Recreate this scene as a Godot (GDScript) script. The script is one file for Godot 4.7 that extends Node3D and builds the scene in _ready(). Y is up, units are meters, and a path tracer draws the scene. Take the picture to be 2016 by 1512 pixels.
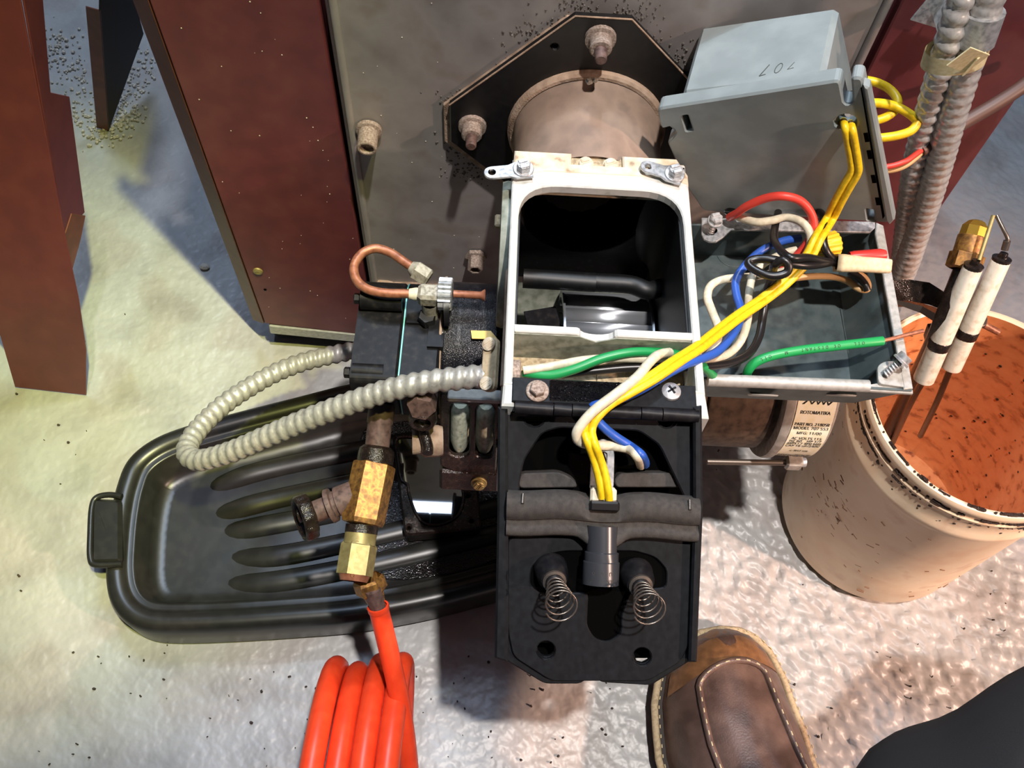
extends Node3D

var used = {}
var M = {}


func numbered(par: Node, called: String) -> String:
	var key = str(par.get_instance_id()) + called
	var k: int = used.get(key, 0)
	used[key] = k + 1
	return called if k == 0 else "%s_%03d" % [called, k]


func tag(o: Node, label: String, category := "", group := "") -> void:
	if label != "":
		o.set_meta("label", label)
	if category != "":
		o.set_meta("category", category)
	if group != "":
		o.set_meta("group", group)


# a thing: a Node3D at its base, whose children are its parts
func thing(called: String, at: Vector3, label: String, category: String, group := "") -> Node3D:
	var o = Node3D.new()
	o.name = numbered(self, called)
	add_child(o, true)
	o.position = at
	tag(o, label, category, group)
	return o


func base_of(o: Node) -> Vector3:
	var p = Vector3.ZERO
	var q = o
	while q != self and q is Node3D:
		p += q.position
		q = q.get_parent()
	return p


# a part: its shape is given in world metres, stored relative to the thing
func part(par: Node, called: String, s: SurfaceTool, mat: Material, label := "") -> MeshInstance3D:
	s.generate_normals()
	var mi = MeshInstance3D.new()
	mi.mesh = s.commit()
	mi.material_override = mat
	mi.name = numbered(par, called)
	par.add_child(mi, true)
	mi.position = -base_of(par) if par != self else Vector3.ZERO
	if label != "":
		mi.set_meta("label", label)
	return mi


func solo(called: String, s: SurfaceTool, mat: Material, label: String, category: String, group := "") -> MeshInstance3D:
	var o = part(self, called, s, mat)
	tag(o, label, category, group)
	return o


func structure(called: String, s: SurfaceTool, mat: Material, label: String) -> MeshInstance3D:
	var o = part(self, called, s, mat)
	o.set_meta("label", label)
	o.set_meta("kind", "structure")
	return o


func st() -> SurfaceTool:
	var s = SurfaceTool.new()
	s.begin(Mesh.PRIMITIVE_TRIANGLES)
	return s


func tri(s: SurfaceTool, a: Vector3, b: Vector3, c: Vector3, out: Vector3, g := -1) -> void:
	if a.is_equal_approx(b) or b.is_equal_approx(c) or a.is_equal_approx(c):
		return
	s.set_smooth_group(g)
	if (b - a).cross(c - a).dot(out) > 0.0:
		s.add_vertex(a); s.add_vertex(c); s.add_vertex(b)
	else:
		s.add_vertex(a); s.add_vertex(b); s.add_vertex(c)


func quad(s: SurfaceTool, a: Vector3, b: Vector3, c: Vector3, d: Vector3, out: Vector3, g := -1) -> void:
	tri(s, a, b, c, out, g)
	tri(s, a, c, d, out, g)


# a box with chamfered edges
func box(s: SurfaceTool, c: Vector3, size: Vector3, bas := Basis(), bev := 0.0008) -> void:
	var h = size * 0.5
	var e = minf(bev, minf(h.x, minf(h.y, h.z)) * 0.6)
	var X = Transform3D(bas, c)
	var ax = [Vector3.RIGHT, Vector3.UP, Vector3.BACK]
	for i in 3:
		var j = (i + 1) % 3
		var k = (i + 2) % 3
		for si in [-1.0, 1.0]:
			var n: Vector3 = ax[i] * si
			var p = []
			for q in [[-1, -1], [1, -1], [1, 1], [-1, 1]]:
				p.append(X * (n * h[i] + ax[j] * (h[j] - e) * q[0] + ax[k] * (h[k] - e) * q[1]))
			quad(s, p[0], p[1], p[2], p[3], bas * n)
			for sj in [-1.0, 1.0]:
				var m: Vector3 = ax[j] * sj
				var a0 = X * (n * h[i] + m * (h[j] - e) - ax[k] * (h[k] - e))
				var a1 = X * (n * h[i] + m * (h[j] - e) + ax[k] * (h[k] - e))
				var b0 = X * (n * (h[i] - e) + m * h[j] - ax[k] * (h[k] - e))
				var b1 = X * (n * (h[i] - e) + m * h[j] + ax[k] * (h[k] - e))
				quad(s, a0, a1, b1, b0, bas * (n + m))
	for sx in [-1.0, 1.0]:
		for sy in [-1.0, 1.0]:
			for sz in [-1.0, 1.0]:
				var g = Vector3(sx, sy, sz)
				tri(s, X * (g * Vector3(h.x, h.y - e, h.z - e)), X * (g * Vector3(h.x - e, h.y, h.z - e)), X * (g * Vector3(h.x - e, h.y - e, h.z)), bas * g)


func along(p: Vector3, dir: Vector3, hint := Vector3(0.31, 0.17, 0.93)) -> Transform3D:
	var y = dir.normalized()
	var x = y.cross(hint).normalized()
	return Transform3D(Basis(x, y, x.cross(y)), p)


# a turned shape: prof holds (radius, height along the local y axis)
func lathe(s: SurfaceTool, prof: Array, X: Transform3D, n := 24, flat := false, a0 := 0.0, a1 := TAU) -> void:
	var g = 1
	for i in prof.size() - 1:
		var p: Vector2 = prof[i]
		var q: Vector2 = prof[i + 1]
		if i > 0:
			var o: Vector2 = p - prof[i - 1]
			if absf(o.angle_to(q - p)) > 0.6:
				g += 1
		for k in n:
			var u = lerpf(a0, a1, float(k) / n)
			var v = lerpf(a0, a1, float(k + 1) / n)
			var A = Vector3(cos(u), 0, sin(u))
			var B = Vector3(cos(v), 0, sin(v))
			var nn = Vector2((q - p).y, -(q - p).x)
			var out = X.basis * ((A + B) * 0.5 * nn.x + Vector3.UP * nn.y)
			quad(s, X * (A * p.x + Vector3.UP * p.y), X * (B * p.x + Vector3.UP * p.y), X * (B * q.x + Vector3.UP * q.y), X * (A * q.x + Vector3.UP * q.y), out, -1 if flat else g)


func smooth(pts: Array, sub := 6) -> Array:
	if pts.size() < 3 or sub <= 1:
		return pts
	var r = []
	for i in pts.size() - 1:
		var p0: Vector3 = pts[maxi(i - 1, 0)]
		var p1: Vector3 = pts[i]
		var p2: Vector3 = pts[i + 1]
		var p3: Vector3 = pts[mini(i + 2, pts.size() - 1)]
		for k in sub:
			r.append(p1.cubic_interpolate(p2, p0, p3, float(k) / sub))
	r.append(pts[-1])
	return r


func evenly(pts: Array, step: float) -> Array:
	var r = [pts[0]]
	var left = step
	for i in pts.size() - 1:
		var a: Vector3 = pts[i]
		var b: Vector3 = pts[i + 1]
		var d = a.distance_to(b)
		var at = left
		while at <= d:
			r.append(a.lerp(b, at / d))
			at += step
		left = at - d
	return r


# a round bar swept along points; ribs > 0 winds a helical ridge of that pitch round it
func sweep(s: SurfaceTool, path: Array, r: float, n := 10, ribs := 0.0, depth := 0.0, squash := 1.0, r_end := -1.0) -> void:
	var f = []
	var t0: Vector3 = (path[1] - path[0]).normalized()
	var u = t0.cross(Vector3(0.2, 1, 0.1)).normalized()
	if u.length() < 0.5:
		u = t0.cross(Vector3.RIGHT).normalized()
	var run = 0.0
	for i in path.size():
		var t: Vector3 = (path[mini(i + 1, path.size() - 1)] - path[maxi(i - 1, 0)]).normalized()
		u = (u - t * u.dot(t)).normalized()
		var w = t.cross(u)
		if i > 0:
			run += path[i].distance_to(path[i - 1])
		var ring = []
		for k in n:
			var a = TAU * k / n
			var rr = r if r_end < 0.0 else lerpf(r, r_end, float(i) / (path.size() - 1))
			if ribs > 0.0:
				var ph = fposmod(run / ribs + float(k) / n, 1.0)
				rr += depth * (absf(sin(ph * PI)) - 0.6)
			ring.append(path[i] + (u * cos(a) + w * sin(a) * squash) * rr)
		f.append(ring)
	for i in f.size() - 1:
		for k in n:
			var k2 = (k + 1) % n
			quad(s, f[i][k], f[i][k2], f[i + 1][k2], f[i + 1][k], (f[i][k] + f[i][k2]) * 0.5 - path[i], 1)
	for e in [0, f.size() - 1]:
		var out: Vector3 = (path[0] - path[1]) if e == 0 else (path[-1] - path[-2])
		for k in n:
			tri(s, path[e], f[e][k], f[e][(k + 1) % n], out, 2)


func wire(s: SurfaceTool, pts: Array, r: float, n := 9) -> void:
	sweep(s, smooth(pts, 7), r, n)


func rounded(poly: Array, r: float, seg := 4) -> PackedVector2Array:
	var o = PackedVector2Array()
	var n = poly.size()
	for i in n:
		var p: Vector2 = poly[i]
		var a: Vector2 = poly[(i + n - 1) % n]
		var b: Vector2 = poly[(i + 1) % n]
		var d = minf(r, minf(p.distance_to(a), p.distance_to(b)) * 0.45)
		var pa = p + (a - p).normalized() * d
		var pb = p + (b - p).normalized() * d
		for k in seg + 1:
			var t = float(k) / seg
			o.append(pa.lerp(p, t).lerp(p.lerp(pb, t), t))
	return o


func circle(c: Vector2, r: float, n := 20, ry := -1.0, turn := 0.0) -> PackedVector2Array:
	var o = PackedVector2Array()
	for k in n:
		var a = TAU * k / n
		o.append(c + Vector2(cos(a) * r, sin(a) * (r if ry < 0.0 else ry)).rotated(turn))
	return o


func ccw(p: PackedVector2Array, want: bool) -> PackedVector2Array:
	if Geometry2D.is_polygon_clockwise(p) == want:
		var q = p.duplicate()
		q.reverse()
		return q
	return p


# an outline less its holes, as simple pieces: cut through each hole, then clipped by it
func pieces(outer: PackedVector2Array, holes: Array) -> Array:
	var k = 1000.0
	var list = [Transform2D().scaled(Vector2(k, k)) * outer]
	for h in holes:
		var hk: PackedVector2Array = Transform2D().scaled(Vector2(k, k)) * (h as PackedVector2Array)
		var box2 = Rect2(hk[0], Vector2.ZERO)
		for v in hk:
			box2 = box2.expand(v)
		var cx = box2.get_center().x + 0.00137
		var next = []
		for p in list:
			if Geometry2D.intersect_polygons(p, hk).is_empty():
				next.append(p)
				continue
			for side in [-1.0, 1.0]:
				var half = PackedVector2Array([Vector2(cx, -9000), Vector2(cx + side * 9000, -9000), Vector2(cx + side * 9000, 9000), Vector2(cx, 9000)])
				for q in Geometry2D.intersect_polygons(p, half):
					for w in Geometry2D.clip_polygons(q, hk):
						next.append(w)
		list = next
	var r = []
	for p in list:
		r.append(Transform2D().scaled(Vector2(1.0 / k, 1.0 / k)) * (p as PackedVector2Array))
	return r


func inset(p: PackedVector2Array, d: float) -> PackedVector2Array:
	var o = PackedVector2Array()
	var n = p.size()
	for i in n:
		var a = (p[i] - p[(i + n - 1) % n]).normalized()
		var b = (p[(i + 1) % n] - p[i]).normalized()
		var na = Vector2(-a.y, a.x)
		var nb = Vector2(-b.y, b.x)
		var m = (na + nb)
		if m.length() < 0.01:
			m = na
		m = m.normalized()
		o.append(p[i] + m * (d / maxf(0.5, m.dot(na))))
	return o


# an outline with holes, from z = t0 to t1 in its own frame, the upper edges chamfered
func slab(s: SurfaceTool, poly, holes: Array, t0: float, t1: float, X: Transform3D, bev := 0.0) -> void:
	var out = ccw(PackedVector2Array(poly), true)
	var hs = []
	for h in holes:
		hs.append(ccw(PackedVector2Array(h), false))
	var rings = [out] + hs
	var tops = []
	for r in rings:
		tops.append(inset(r, bev) if bev > 0.0 else r)
	for lvl in 2:
		var src: Array = rings if lvl == 0 else tops
		var z = t0 if lvl == 0 else t1
		var nn = X.basis.z * (-1.0 if lvl == 0 else 1.0) * signf(t1 - t0)
		for fl in pieces(src[0], src.slice(1)):
			var ix = Geometry2D.triangulate_polygon(fl)
			if ix.is_empty():
				var jit: PackedVector2Array = fl.duplicate()
				for i in jit.size():
					jit[i] += Vector2(sin(i * 12.9), cos(i * 7.3)) * 0.000004
				ix = Geometry2D.triangulate_polygon(jit)
			if ix.is_empty():
				for i in range(1, fl.size() - 1):
					ix.append_array(PackedInt32Array([0, i, i + 1]))
			for i in range(0, ix.size(), 3):
				tri(s, X * Vector3(fl[ix[i]].x, fl[ix[i]].y, z), X * Vector3(fl[ix[i + 1]].x, fl[ix[i + 1]].y, z), X * Vector3(fl[ix[i + 2]].x, fl[ix[i + 2]].y, z), nn)
	var mid = t1 - bev * signf(t1 - t0)
	for q in rings.size():
		var r: PackedVector2Array = rings[q]
		var tp: PackedVector2Array = tops[q]
		for i in r.size():
			var j = (i + 1) % r.size()
			var d = (r[j] - r[i])
			var o = X.basis * Vector3(d.y, -d.x, 0)
			quad(s, X * Vector3(r[i].x, r[i].y, t0), X * Vector3(r[j].x, r[j].y, t0), X * Vector3(r[j].x, r[j].y, mid), X * Vector3(r[i].x, r[i].y, mid), o)
			if bev > 0.0:
				quad(s, X * Vector3(r[i].x, r[i].y, mid), X * Vector3(r[j].x, r[j].y, mid), X * Vector3(tp[j].x, tp[j].y, t1), X * Vector3(tp[i].x, tp[i].y, t1), o + X.basis.z * d.length() * signf(t1 - t0))


# skin over rings of points
func skin(s: SurfaceTool, rings: Array, closed := true, cap0 := false, cap1 := false, g := 1) -> void:
	var n: int = rings[0].size()
	for i in rings.size() - 1:
		var c = Vector3.ZERO
		for p in rings[i]:
			c += p
		c /= n
		for k in (n if closed else n - 1):
			var k2 = (k + 1) % n
			s.set_smooth_group(g)
			var a: Vector3 = rings[i][k]
			var b: Vector3 = rings[i][k2]
			var d: Vector3 = rings[i + 1][k2]
			var e: Vector3 = rings[i + 1][k]
			for v in [a, b, d, a, d, e]:
				s.add_vertex(v)
	for q in 2:
		if [cap0, cap1][q]:
			var r: Array = rings[0] if q == 0 else rings[-1]
			var c = Vector3.ZERO
			for p in r:
				c += p
			c /= n
			for k in n:
				s.set_smooth_group(g + 1)
				var tr = [c, r[k], r[(k + 1) % n]] if q == 1 else [c, r[(k + 1) % n], r[k]]
				for v in tr:
					s.add_vertex(v)


# hexagon head with washer flange, slot and shank; dir points out of the surface
func bolt(s: SurfaceTool, p: Vector3, dir: Vector3, r: float, h: float, washer := 0.0, sides := 6, slot := false, shank := 0.0) -> void:
	var X = along(p, dir)
	if washer > 0.0:
		lathe(s, [Vector2(0, 0), Vector2(washer, 0), Vector2(washer, h * 0.22), Vector2(washer * 0.93, h * 0.3), Vector2(0, h * 0.3)], X, 20)
	lathe(s, [Vector2(r, h * 0.2), Vector2(r, h * 0.88), Vector2(r * 0.88, h), Vector2(0, h)], X, sides, sides < 10)
	if slot:
		box(s, p + X.basis.y * (h * 1.0), Vector3(r * 1.7, h * 0.16, r * 0.16), X.basis, 0.0001)
		box(s, p + X.basis.y * h * 1.06 + X.basis.z * r * 0.42, Vector3(r * 1.2, h * 0.16, r * 0.5), X.basis, 0.0002)
		box(s, p + X.basis.y * h * 1.06 - X.basis.z * r * 0.42, Vector3(r * 1.2, h * 0.16, r * 0.5), X.basis, 0.0002)
	if shank > 0.0:
		lathe(s, [Vector2(r * 0.5, -shank), Vector2(r * 0.5, 0)], X, 12)


func fnl(freq: float, seed_: int, oct := 4, type := FastNoiseLite.TYPE_SIMPLEX_SMOOTH) -> FastNoiseLite:
	var f = FastNoiseLite.new()
	f.noise_type = type
	f.frequency = freq
	f.seed = seed_
	f.fractal_octaves = oct
	return f


# colours run over noise; tile is the side of the repeating texture in metres
func mk(cols: Array, stops: Array, freq: float, tile: float, rough: float, metal := 0.0, seed_ := 1, bump := 0.0, bfreq := 0.06, size := 384) -> StandardMaterial3D:
	var m = StandardMaterial3D.new()
	m.roughness = rough
	m.metallic = metal
	m.uv1_triplanar = true
	m.uv1_world_triplanar = true
	m.uv1_scale = Vector3.ONE / tile
	if cols.size() == 1:
		m.albedo_color = cols[0]
	else:
		var g = Gradient.new()
		g.offsets = PackedFloat32Array(stops)
		g.colors = PackedColorArray(cols)
		var t = NoiseTexture2D.new()
		t.width = size
		t.height = size
		t.seamless = true
		t.noise = fnl(freq, seed_, 5)
		t.color_ramp = g
		m.albedo_texture = t
	if bump > 0.0:
		var b = NoiseTexture2D.new()
		b.width = size
		b.height = size
		b.seamless = true
		b.noise = fnl(bfreq, seed_ + 7, 3)
		m.heightmap_enabled = true
		m.heightmap_texture = b
		m.heightmap_scale = bump
	return m


func plain(c: Color, rough: float, metal := 0.0) -> StandardMaterial3D:
	var m = StandardMaterial3D.new()
	m.albedo_color = c
	m.roughness = rough
	m.metallic = metal
	return m


func c8(r: int, g: int, b: int) -> Color:
	return Color8(r, g, b)


func _ready() -> void:
	# camera
	var cam = Camera3D.new()
	cam.name = "camera"
	cam.fov = 45.57
	cam.near = 0.01
	cam.transform = Transform3D(Basis(Vector3(0.9986, 0.0428, -0.0314), Vector3(-0.0482, 0.4830, -0.8743), Vector3(-0.0222, 0.8746, 0.4843)), Vector3(0.0000, 0.7700, 0.4537))
	add_child(cam)
	cam.current = true
	# surroundings and exposure
	var we = WorldEnvironment.new()
	we.name = "world_environment"
	var env = Environment.new()
	env.background_mode = Environment.BG_COLOR
	env.background_color = Color(0.02, 0.02, 0.022)
	env.tonemap_mode = Environment.TONE_MAPPER_LINEAR
	env.tonemap_exposure = 0.85
	env.sdfgi_enabled = true
	env.ssao_enabled = true
	env.ssil_enabled = true
	we.environment = env
	add_child(we)
	# unseen lamps: placed for the oil reflection, upward faces, burner, left floor and right floor
	unseen_ceiling_panel(Vector3(-0.186, 2.235, -0.708), Vector2(0.34, 0.46), Color(0.80, 0.88, 1.0), 2.2)
	lamp("unseen_pendant_lamp", Vector3(0.03, 1.25, -0.30), Vector3(0.03, 0.0, 0.02), Color(0.92, 0.97, 1.0), 0.42, 52.0, 0.02, "unseen cool pendant lamp over the boiler, placed to light the upward faces", Vector3(0.03, 2.25, -0.30))
	lamp("unseen_ceiling_lamp", Vector3(0.28, 2.235, 0.50), Vector3(0.06, 0.2, 0.17), Color(1.0, 0.97, 0.95), 6.4, 14.0, 0.03, "unseen round ceiling lamp in front of the boiler, placed to light the burner")
	lamp("unseen_spotlight", Vector3(0.50, 2.235, 0.70), Vector3(-0.45, 0.0, 0.06), Color(1.0, 1.0, 0.60), 8.6, 8.8, 0.03, "unseen greenish spotlight, placed to light the floor left of the boiler")
	lamp("unseen_warm_lamp", Vector3(1.75, 1.45, 1.0), Vector3(0.38, 0.06, 0.27), Color(1.0, 0.83, 0.74), 9.5, 16.0, 0.04, "unseen warm lamp, placed to light the pail and floor on the right", Vector3(2.0, 1.5, 1.0))
	materials()
	room()
	boiler()
	loose_panels()
	burner()
	motor()
	pump()
	pan()
	valve_and_hose()
	junction_box()
	control_unit()
	wiring()
	conduits()
	pail_and_nozzle()
	person()
	litter()


# an out-of-view fitting with a glowing lens and the light just in front of it
func lamp(called: String, at: Vector3, to: Vector3, col: Color, energy: float, half: float, size: float, label: String, mount := Vector3.ZERO) -> void:
	var d = (to - at).normalized()
	var t = thing(called, at, label, "lamp")
	var s = st()
	lathe(s, [Vector2(0, 0.0), Vector2(size * 1.5, 0.0), Vector2(size * 1.5, 0.05), Vector2(size * 1.1, 0.05), Vector2(size * 1.05, 0.04)], along(at - d * 0.045, d), 24)
	part(t, "fitting", s, plain(c8(200, 200, 196), 0.4))
	if mount != Vector3.ZERO:
		s = st()
		sweep(s, [at - d * 0.04, mount], 0.004, 8)
		part(t, "stem", s, plain(c8(40, 40, 40), 0.5))
	s = st()
	lathe(s, [Vector2(0, 0.001), Vector2(size, 0.0)], along(at, d), 24)
	part(t, "lens", s, glow(col, 2.0))
	var l = SpotLight3D.new()
	l.name = called + "_beam"
	l.light_color = col
	l.light_energy = energy
	l.spot_angle = half
	l.spot_angle_attenuation = 1.0
	l.spot_range = 6.0
	l.spot_attenuation = 2.0
	l.light_size = size
	l.shadow_enabled = true
	add_child(l)
	l.look_at_from_position(at + d * 0.02, to, Vector3(0.1, 0.2, -1))


func unseen_ceiling_panel(at: Vector3, size: Vector2, col: Color, energy: float) -> void:  # unseen panel, set where the oil pool mirrors it
	var t = thing("unseen_ceiling_light", at, "unseen cool ceiling panel above the boiler, placed to reflect in the oil pool", "lamp")
	var s = st()
	box(s, at + Vector3(0, 0.008, 0), Vector3(size.x + 0.03, 0.014, size.y + 0.03), Basis(), 0.003)
	part(t, "fitting", s, plain(c8(210, 210, 206), 0.4))
	s = st()
	box(s, at - Vector3(0, 0.003, 0), Vector3(size.x, 0.006, size.y), Basis(), 0.002)
	part(t, "diffuser", s, glow(col, 5.0))
	var l = AreaLight3D.new()
	l.name = "unseen_ceiling_light_glow"
	l.light_color = col
	l.light_energy = energy
	l.area_size = size
	l.area_range = 6.0
	l.area_attenuation = 2.0
	l.shadow_enabled = true
	add_child(l)
	l.look_at_from_position(at - Vector3(0, 0.012, 0), at - Vector3(0, 1, 0), Vector3(0, 0, -1))


func glow(col: Color, e: float) -> StandardMaterial3D:
	var m = plain(col, 0.5)
	m.emission_enabled = true
	m.emission = col
	m.emission_energy_multiplier = e
	return m


func materials() -> void:
	M.floor = mk([c8(150, 150, 149), c8(165, 165, 164), c8(172, 172, 171), c8(160, 159, 158)], [0.1, 0.4, 0.65, 0.95], 0.012, 0.5, 0.40, 0.0, 3, 0.09, 0.09, 512)
	M.floor.vertex_color_use_as_albedo = true
	M.wall = mk([c8(160, 162, 166), c8(172, 174, 178)], [0.3, 0.7], 0.02, 0.8, 0.9, 0.0, 5)
	M.maroon = mk([c8(94, 44, 48), c8(102, 48, 51), c8(108, 55, 55)], [0.2, 0.55, 0.9], 0.02, 0.22, 0.36, 0.0, 9, 0.0, 0.1)
	M.maroon_lit = mk([c8(96, 58, 46), c8(112, 66, 52)], [0.3, 0.7], 0.02, 0.2, 0.5, 0.0, 10)  # browner, paler maroon: side light on the bevel put into the colour
	M.steel = mk([c8(132, 125, 122), c8(145, 139, 136), c8(153, 147, 144), c8(139, 129, 122)], [0.1, 0.4, 0.65, 0.95], 0.011, 0.3, 0.45, 0.2, 12, 0.0, 0.1, 512)
	M.black = mk([c8(13, 12, 13), c8(20, 19, 20)], [0.3, 0.7], 0.03, 0.1, 0.42, 0.0, 14)
	M.shade_black = plain(c8(5, 5, 5), 0.8)  # near-black that stands in for shade in holes and recesses
	M.shade_black.metallic_specular = 0.1
	M.dust = mk([c8(120, 98, 80), c8(164, 138, 116), c8(176, 152, 132), c8(128, 104, 88)], [0.15, 0.45, 0.65, 0.9], 0.016, 0.12, 0.85, 0.0, 16, 0.03, 0.2)
	M.tube = mk([c8(108, 91, 79), c8(132, 111, 96), c8(148, 126, 109), c8(116, 99, 88)], [0.12, 0.42, 0.66, 0.95], 0.009, 0.12, 0.72, 0.0, 18, 0.0, 0.1)
	M.rust = mk([c8(116, 98, 88), c8(150, 134, 122), c8(176, 162, 150)], [0.2, 0.5, 0.85], 0.04, 0.03, 0.75, 0.15, 20, 0.0, 0.1)
	M.cast = mk([c8(178, 178, 170), c8(196, 197, 191), c8(204, 204, 199)], [0.15, 0.4, 0.9], 0.02, 0.08, 0.5, 0.0, 22, 0.0, 0.1)
	M.cast_dirty = mk([c8(150, 120, 92), c8(196, 178, 150), c8(208, 196, 172), c8(214, 206, 190)], [0.12, 0.34, 0.6, 0.9], 0.012, 0.07, 0.7, 0.0, 24, 0.0, 0.1)
	M.olive = mk([c8(112, 116, 102), c8(140, 144, 130), c8(158, 160, 146)], [0.2, 0.5, 0.85], 0.02, 0.08, 0.55, 0.0, 26)
	M.tan = mk([c8(150, 132, 104), c8(188, 170, 138), c8(170, 150, 118)], [0.2, 0.55, 0.9], 0.03, 0.06, 0.85, 0.0, 28, 0.0, 0.1)
	M.inner = mk([c8(8, 8, 8), c8(15, 15, 15), c8(44, 43, 42)], [0.25, 0.72, 0.95], 0.03, 0.06, 0.5, 0.0, 30)
	M.fan = plain(c8(176, 180, 186), 0.32, 0.75)
	M.zinc = mk([c8(150, 152, 154), c8(186, 188, 190), c8(206, 206, 206)], [0.2, 0.5, 0.85], 0.03, 0.05, 0.38, 0.6, 32, 0.0, 0.1)
	M.galv = mk([c8(160, 160, 155), c8(174, 174, 169), c8(184, 183, 178)], [0.2, 0.5, 0.85], 0.03, 0.06, 0.5, 0.35, 34)
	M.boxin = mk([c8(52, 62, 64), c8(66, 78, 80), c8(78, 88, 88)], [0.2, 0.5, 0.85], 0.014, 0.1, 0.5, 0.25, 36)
	M.boxgrey = mk([c8(128, 136, 136), c8(142, 150, 150)], [0.3, 0.7], 0.012, 0.12, 0.42, 0.0, 38)
	M.plate = mk([c8(14, 15, 18), c8(19, 21, 24), c8(26, 28, 31)], [0.2, 0.5, 0.9], 0.03, 0.06, 0.55, 0.0, 40, 0.0, 0.1)
	M.plate.metallic_specular = 0.3
	M.gasket = mk([c8(44, 41, 39), c8(54, 51, 48), c8(64, 60, 56)], [0.2, 0.5, 0.9], 0.03, 0.05, 0.85, 0.0, 42, 0.02, 0.3)
	M.tar = mk([c8(14, 13, 15), c8(26, 24, 28)], [0.3, 0.7], 0.05, 0.03, 0.16, 0.0, 44, 0.5, 0.07)
	M.pumpblack = mk([c8(16, 15, 17), c8(24, 23, 26), c8(44, 41, 38)], [0.2, 0.6, 0.95], 0.02, 0.06, 0.45, 0.0, 46, 0.0, 0.1)
	M.pumpblack.metallic_specular = 0.3
	M.gloss = mk([c8(18, 17, 21), c8(30, 29, 34), c8(60, 55, 50)], [0.2, 0.65, 0.97], 0.03, 0.05, 0.22, 0.1, 48, 0.05, 0.2)
	M.pan = mk([c8(30, 30, 28), c8(37, 37, 35)], [0.3, 0.7], 0.02, 0.1, 0.34, 0.0, 50, 0.0, 0.1)
	M.oilwet = mk([c8(7, 6, 7), c8(13, 11, 12)], [0.3, 0.7], 0.03, 0.08, 0.08, 0.0, 52, 0.05, 0.12)
	M.oil = plain(c8(16, 10, 10), 0.03)
	M.oil.metallic_specular = 0.8
	M.oily = mk([c8(18, 14, 12), c8(36, 28, 24), c8(60, 46, 38)], [0.2, 0.6, 0.95], 0.03, 0.05, 0.2, 0.0, 54, 0.04, 0.2)
	M.coil = mk([c8(110, 114, 98), c8(164, 168, 148), c8(184, 186, 168)], [0.15, 0.5, 0.85], 0.03, 0.05, 0.6, 0.0, 56)
	M.armour = mk([c8(126, 122, 117), c8(158, 155, 149), c8(172, 169, 163)], [0.1, 0.4, 0.8], 0.03, 0.06, 0.42, 0.3, 58)
	M.flex = mk([c8(160, 157, 153), c8(188, 186, 182), c8(204, 202, 199)], [0.15, 0.5, 0.85], 0.03, 0.05, 0.28, 0.35, 60)
	M.copper = mk([c8(116, 70, 52), c8(156, 98, 72), c8(170, 114, 88)], [0.2, 0.5, 0.9], 0.02, 0.05, 0.45, 0.3, 62)
	M.brass = mk([c8(82, 56, 30), c8(122, 84, 42), c8(170, 126, 60), c8(104, 64, 40)], [0.2, 0.42, 0.62, 0.9], 0.02, 0.05, 0.46, 0.5, 64, 0.0, 0.1)
	M.dullnut = mk([c8(122, 114, 100), c8(158, 150, 136), c8(172, 166, 152)], [0.2, 0.5, 0.85], 0.03, 0.04, 0.55, 0.2, 65)
	M.brass_clean = mk([c8(142, 126, 78), c8(166, 152, 102)], [0.3, 0.7], 0.02, 0.05, 0.5, 0.45, 66)
	M.brownpipe = mk([c8(60, 44, 40), c8(98, 76, 70), c8(112, 88, 80)], [0.2, 0.5, 0.9], 0.02, 0.04, 0.6, 0.1, 68, 0.0, 0.1)
	M.orange = mk([c8(226, 62, 28), c8(240, 74, 36)], [0.3, 0.7], 0.02, 0.1, 0.38, 0.0, 70)
	M.red_wire = plain(c8(206, 62, 50), 0.45)
	M.white_wire = mk([c8(196, 186, 160), c8(216, 208, 184)], [0.3, 0.7], 0.03, 0.05, 0.5, 0.0, 72)
	M.blue_wire = plain(c8(42, 84, 170), 0.4)
	M.yellow_wire = mk([c8(214, 176, 16), c8(236, 202, 30)], [0.3, 0.7], 0.03, 0.05, 0.42, 0.0, 74)
	M.green_wire = plain(c8(28, 148, 78), 0.4)
	M.black_wire = plain(c8(22, 20, 20), 0.35)
	M.tan_wire = plain(c8(196, 158, 108), 0.5)
	M.brown_cable = plain(c8(92, 66, 56), 0.5)
	M.beige = mk([c8(206, 184, 146), c8(224, 204, 168)], [0.3, 0.7], 0.03, 0.04, 0.6, 0.0, 76)
	M.red_cap = plain(c8(196, 52, 48), 0.4)
	M.yellow_cap = plain(c8(232, 184, 44), 0.45)
	M.tape = mk([c8(200, 186, 140), c8(216, 204, 164)], [0.3, 0.7], 0.03, 0.04, 0.7, 0.0, 78)
	M.pail = mk([c8(226, 194, 160), c8(236, 212, 180), c8(240, 220, 190), c8(210, 174, 142)], [0.1, 0.4, 0.7, 0.97], 0.008, 0.2, 0.45, 0.0, 80, 0.0, 0.1, 512)
	M.pail_in = mk([c8(120, 58, 30), c8(214, 140, 88), c8(222, 152, 100)], [0.12, 0.36, 0.7], 0.02, 0.12, 0.5, 0.0, 82)
	M.sludge = mk([c8(26, 16, 12), c8(54, 34, 24)], [0.3, 0.7], 0.05, 0.03, 0.3, 0.0, 84, 0.1, 0.2)
	M.porcelain = mk([c8(196, 180, 154), c8(232, 224, 206)], [0.15, 0.5], 0.02, 0.05, 0.35, 0.0, 86)
	M.leather = mk([c8(66, 50, 44), c8(92, 72, 64), c8(112, 90, 80)], [0.2, 0.5, 0.85], 0.01, 0.12, 0.4, 0.0, 88, 0.02, 0.18)
	M.leather_toe = mk([c8(96, 66, 42), c8(140, 98, 62)], [0.2, 0.8], 0.02, 0.08, 0.5, 0.0, 90, 0.0, 0.1)
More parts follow.
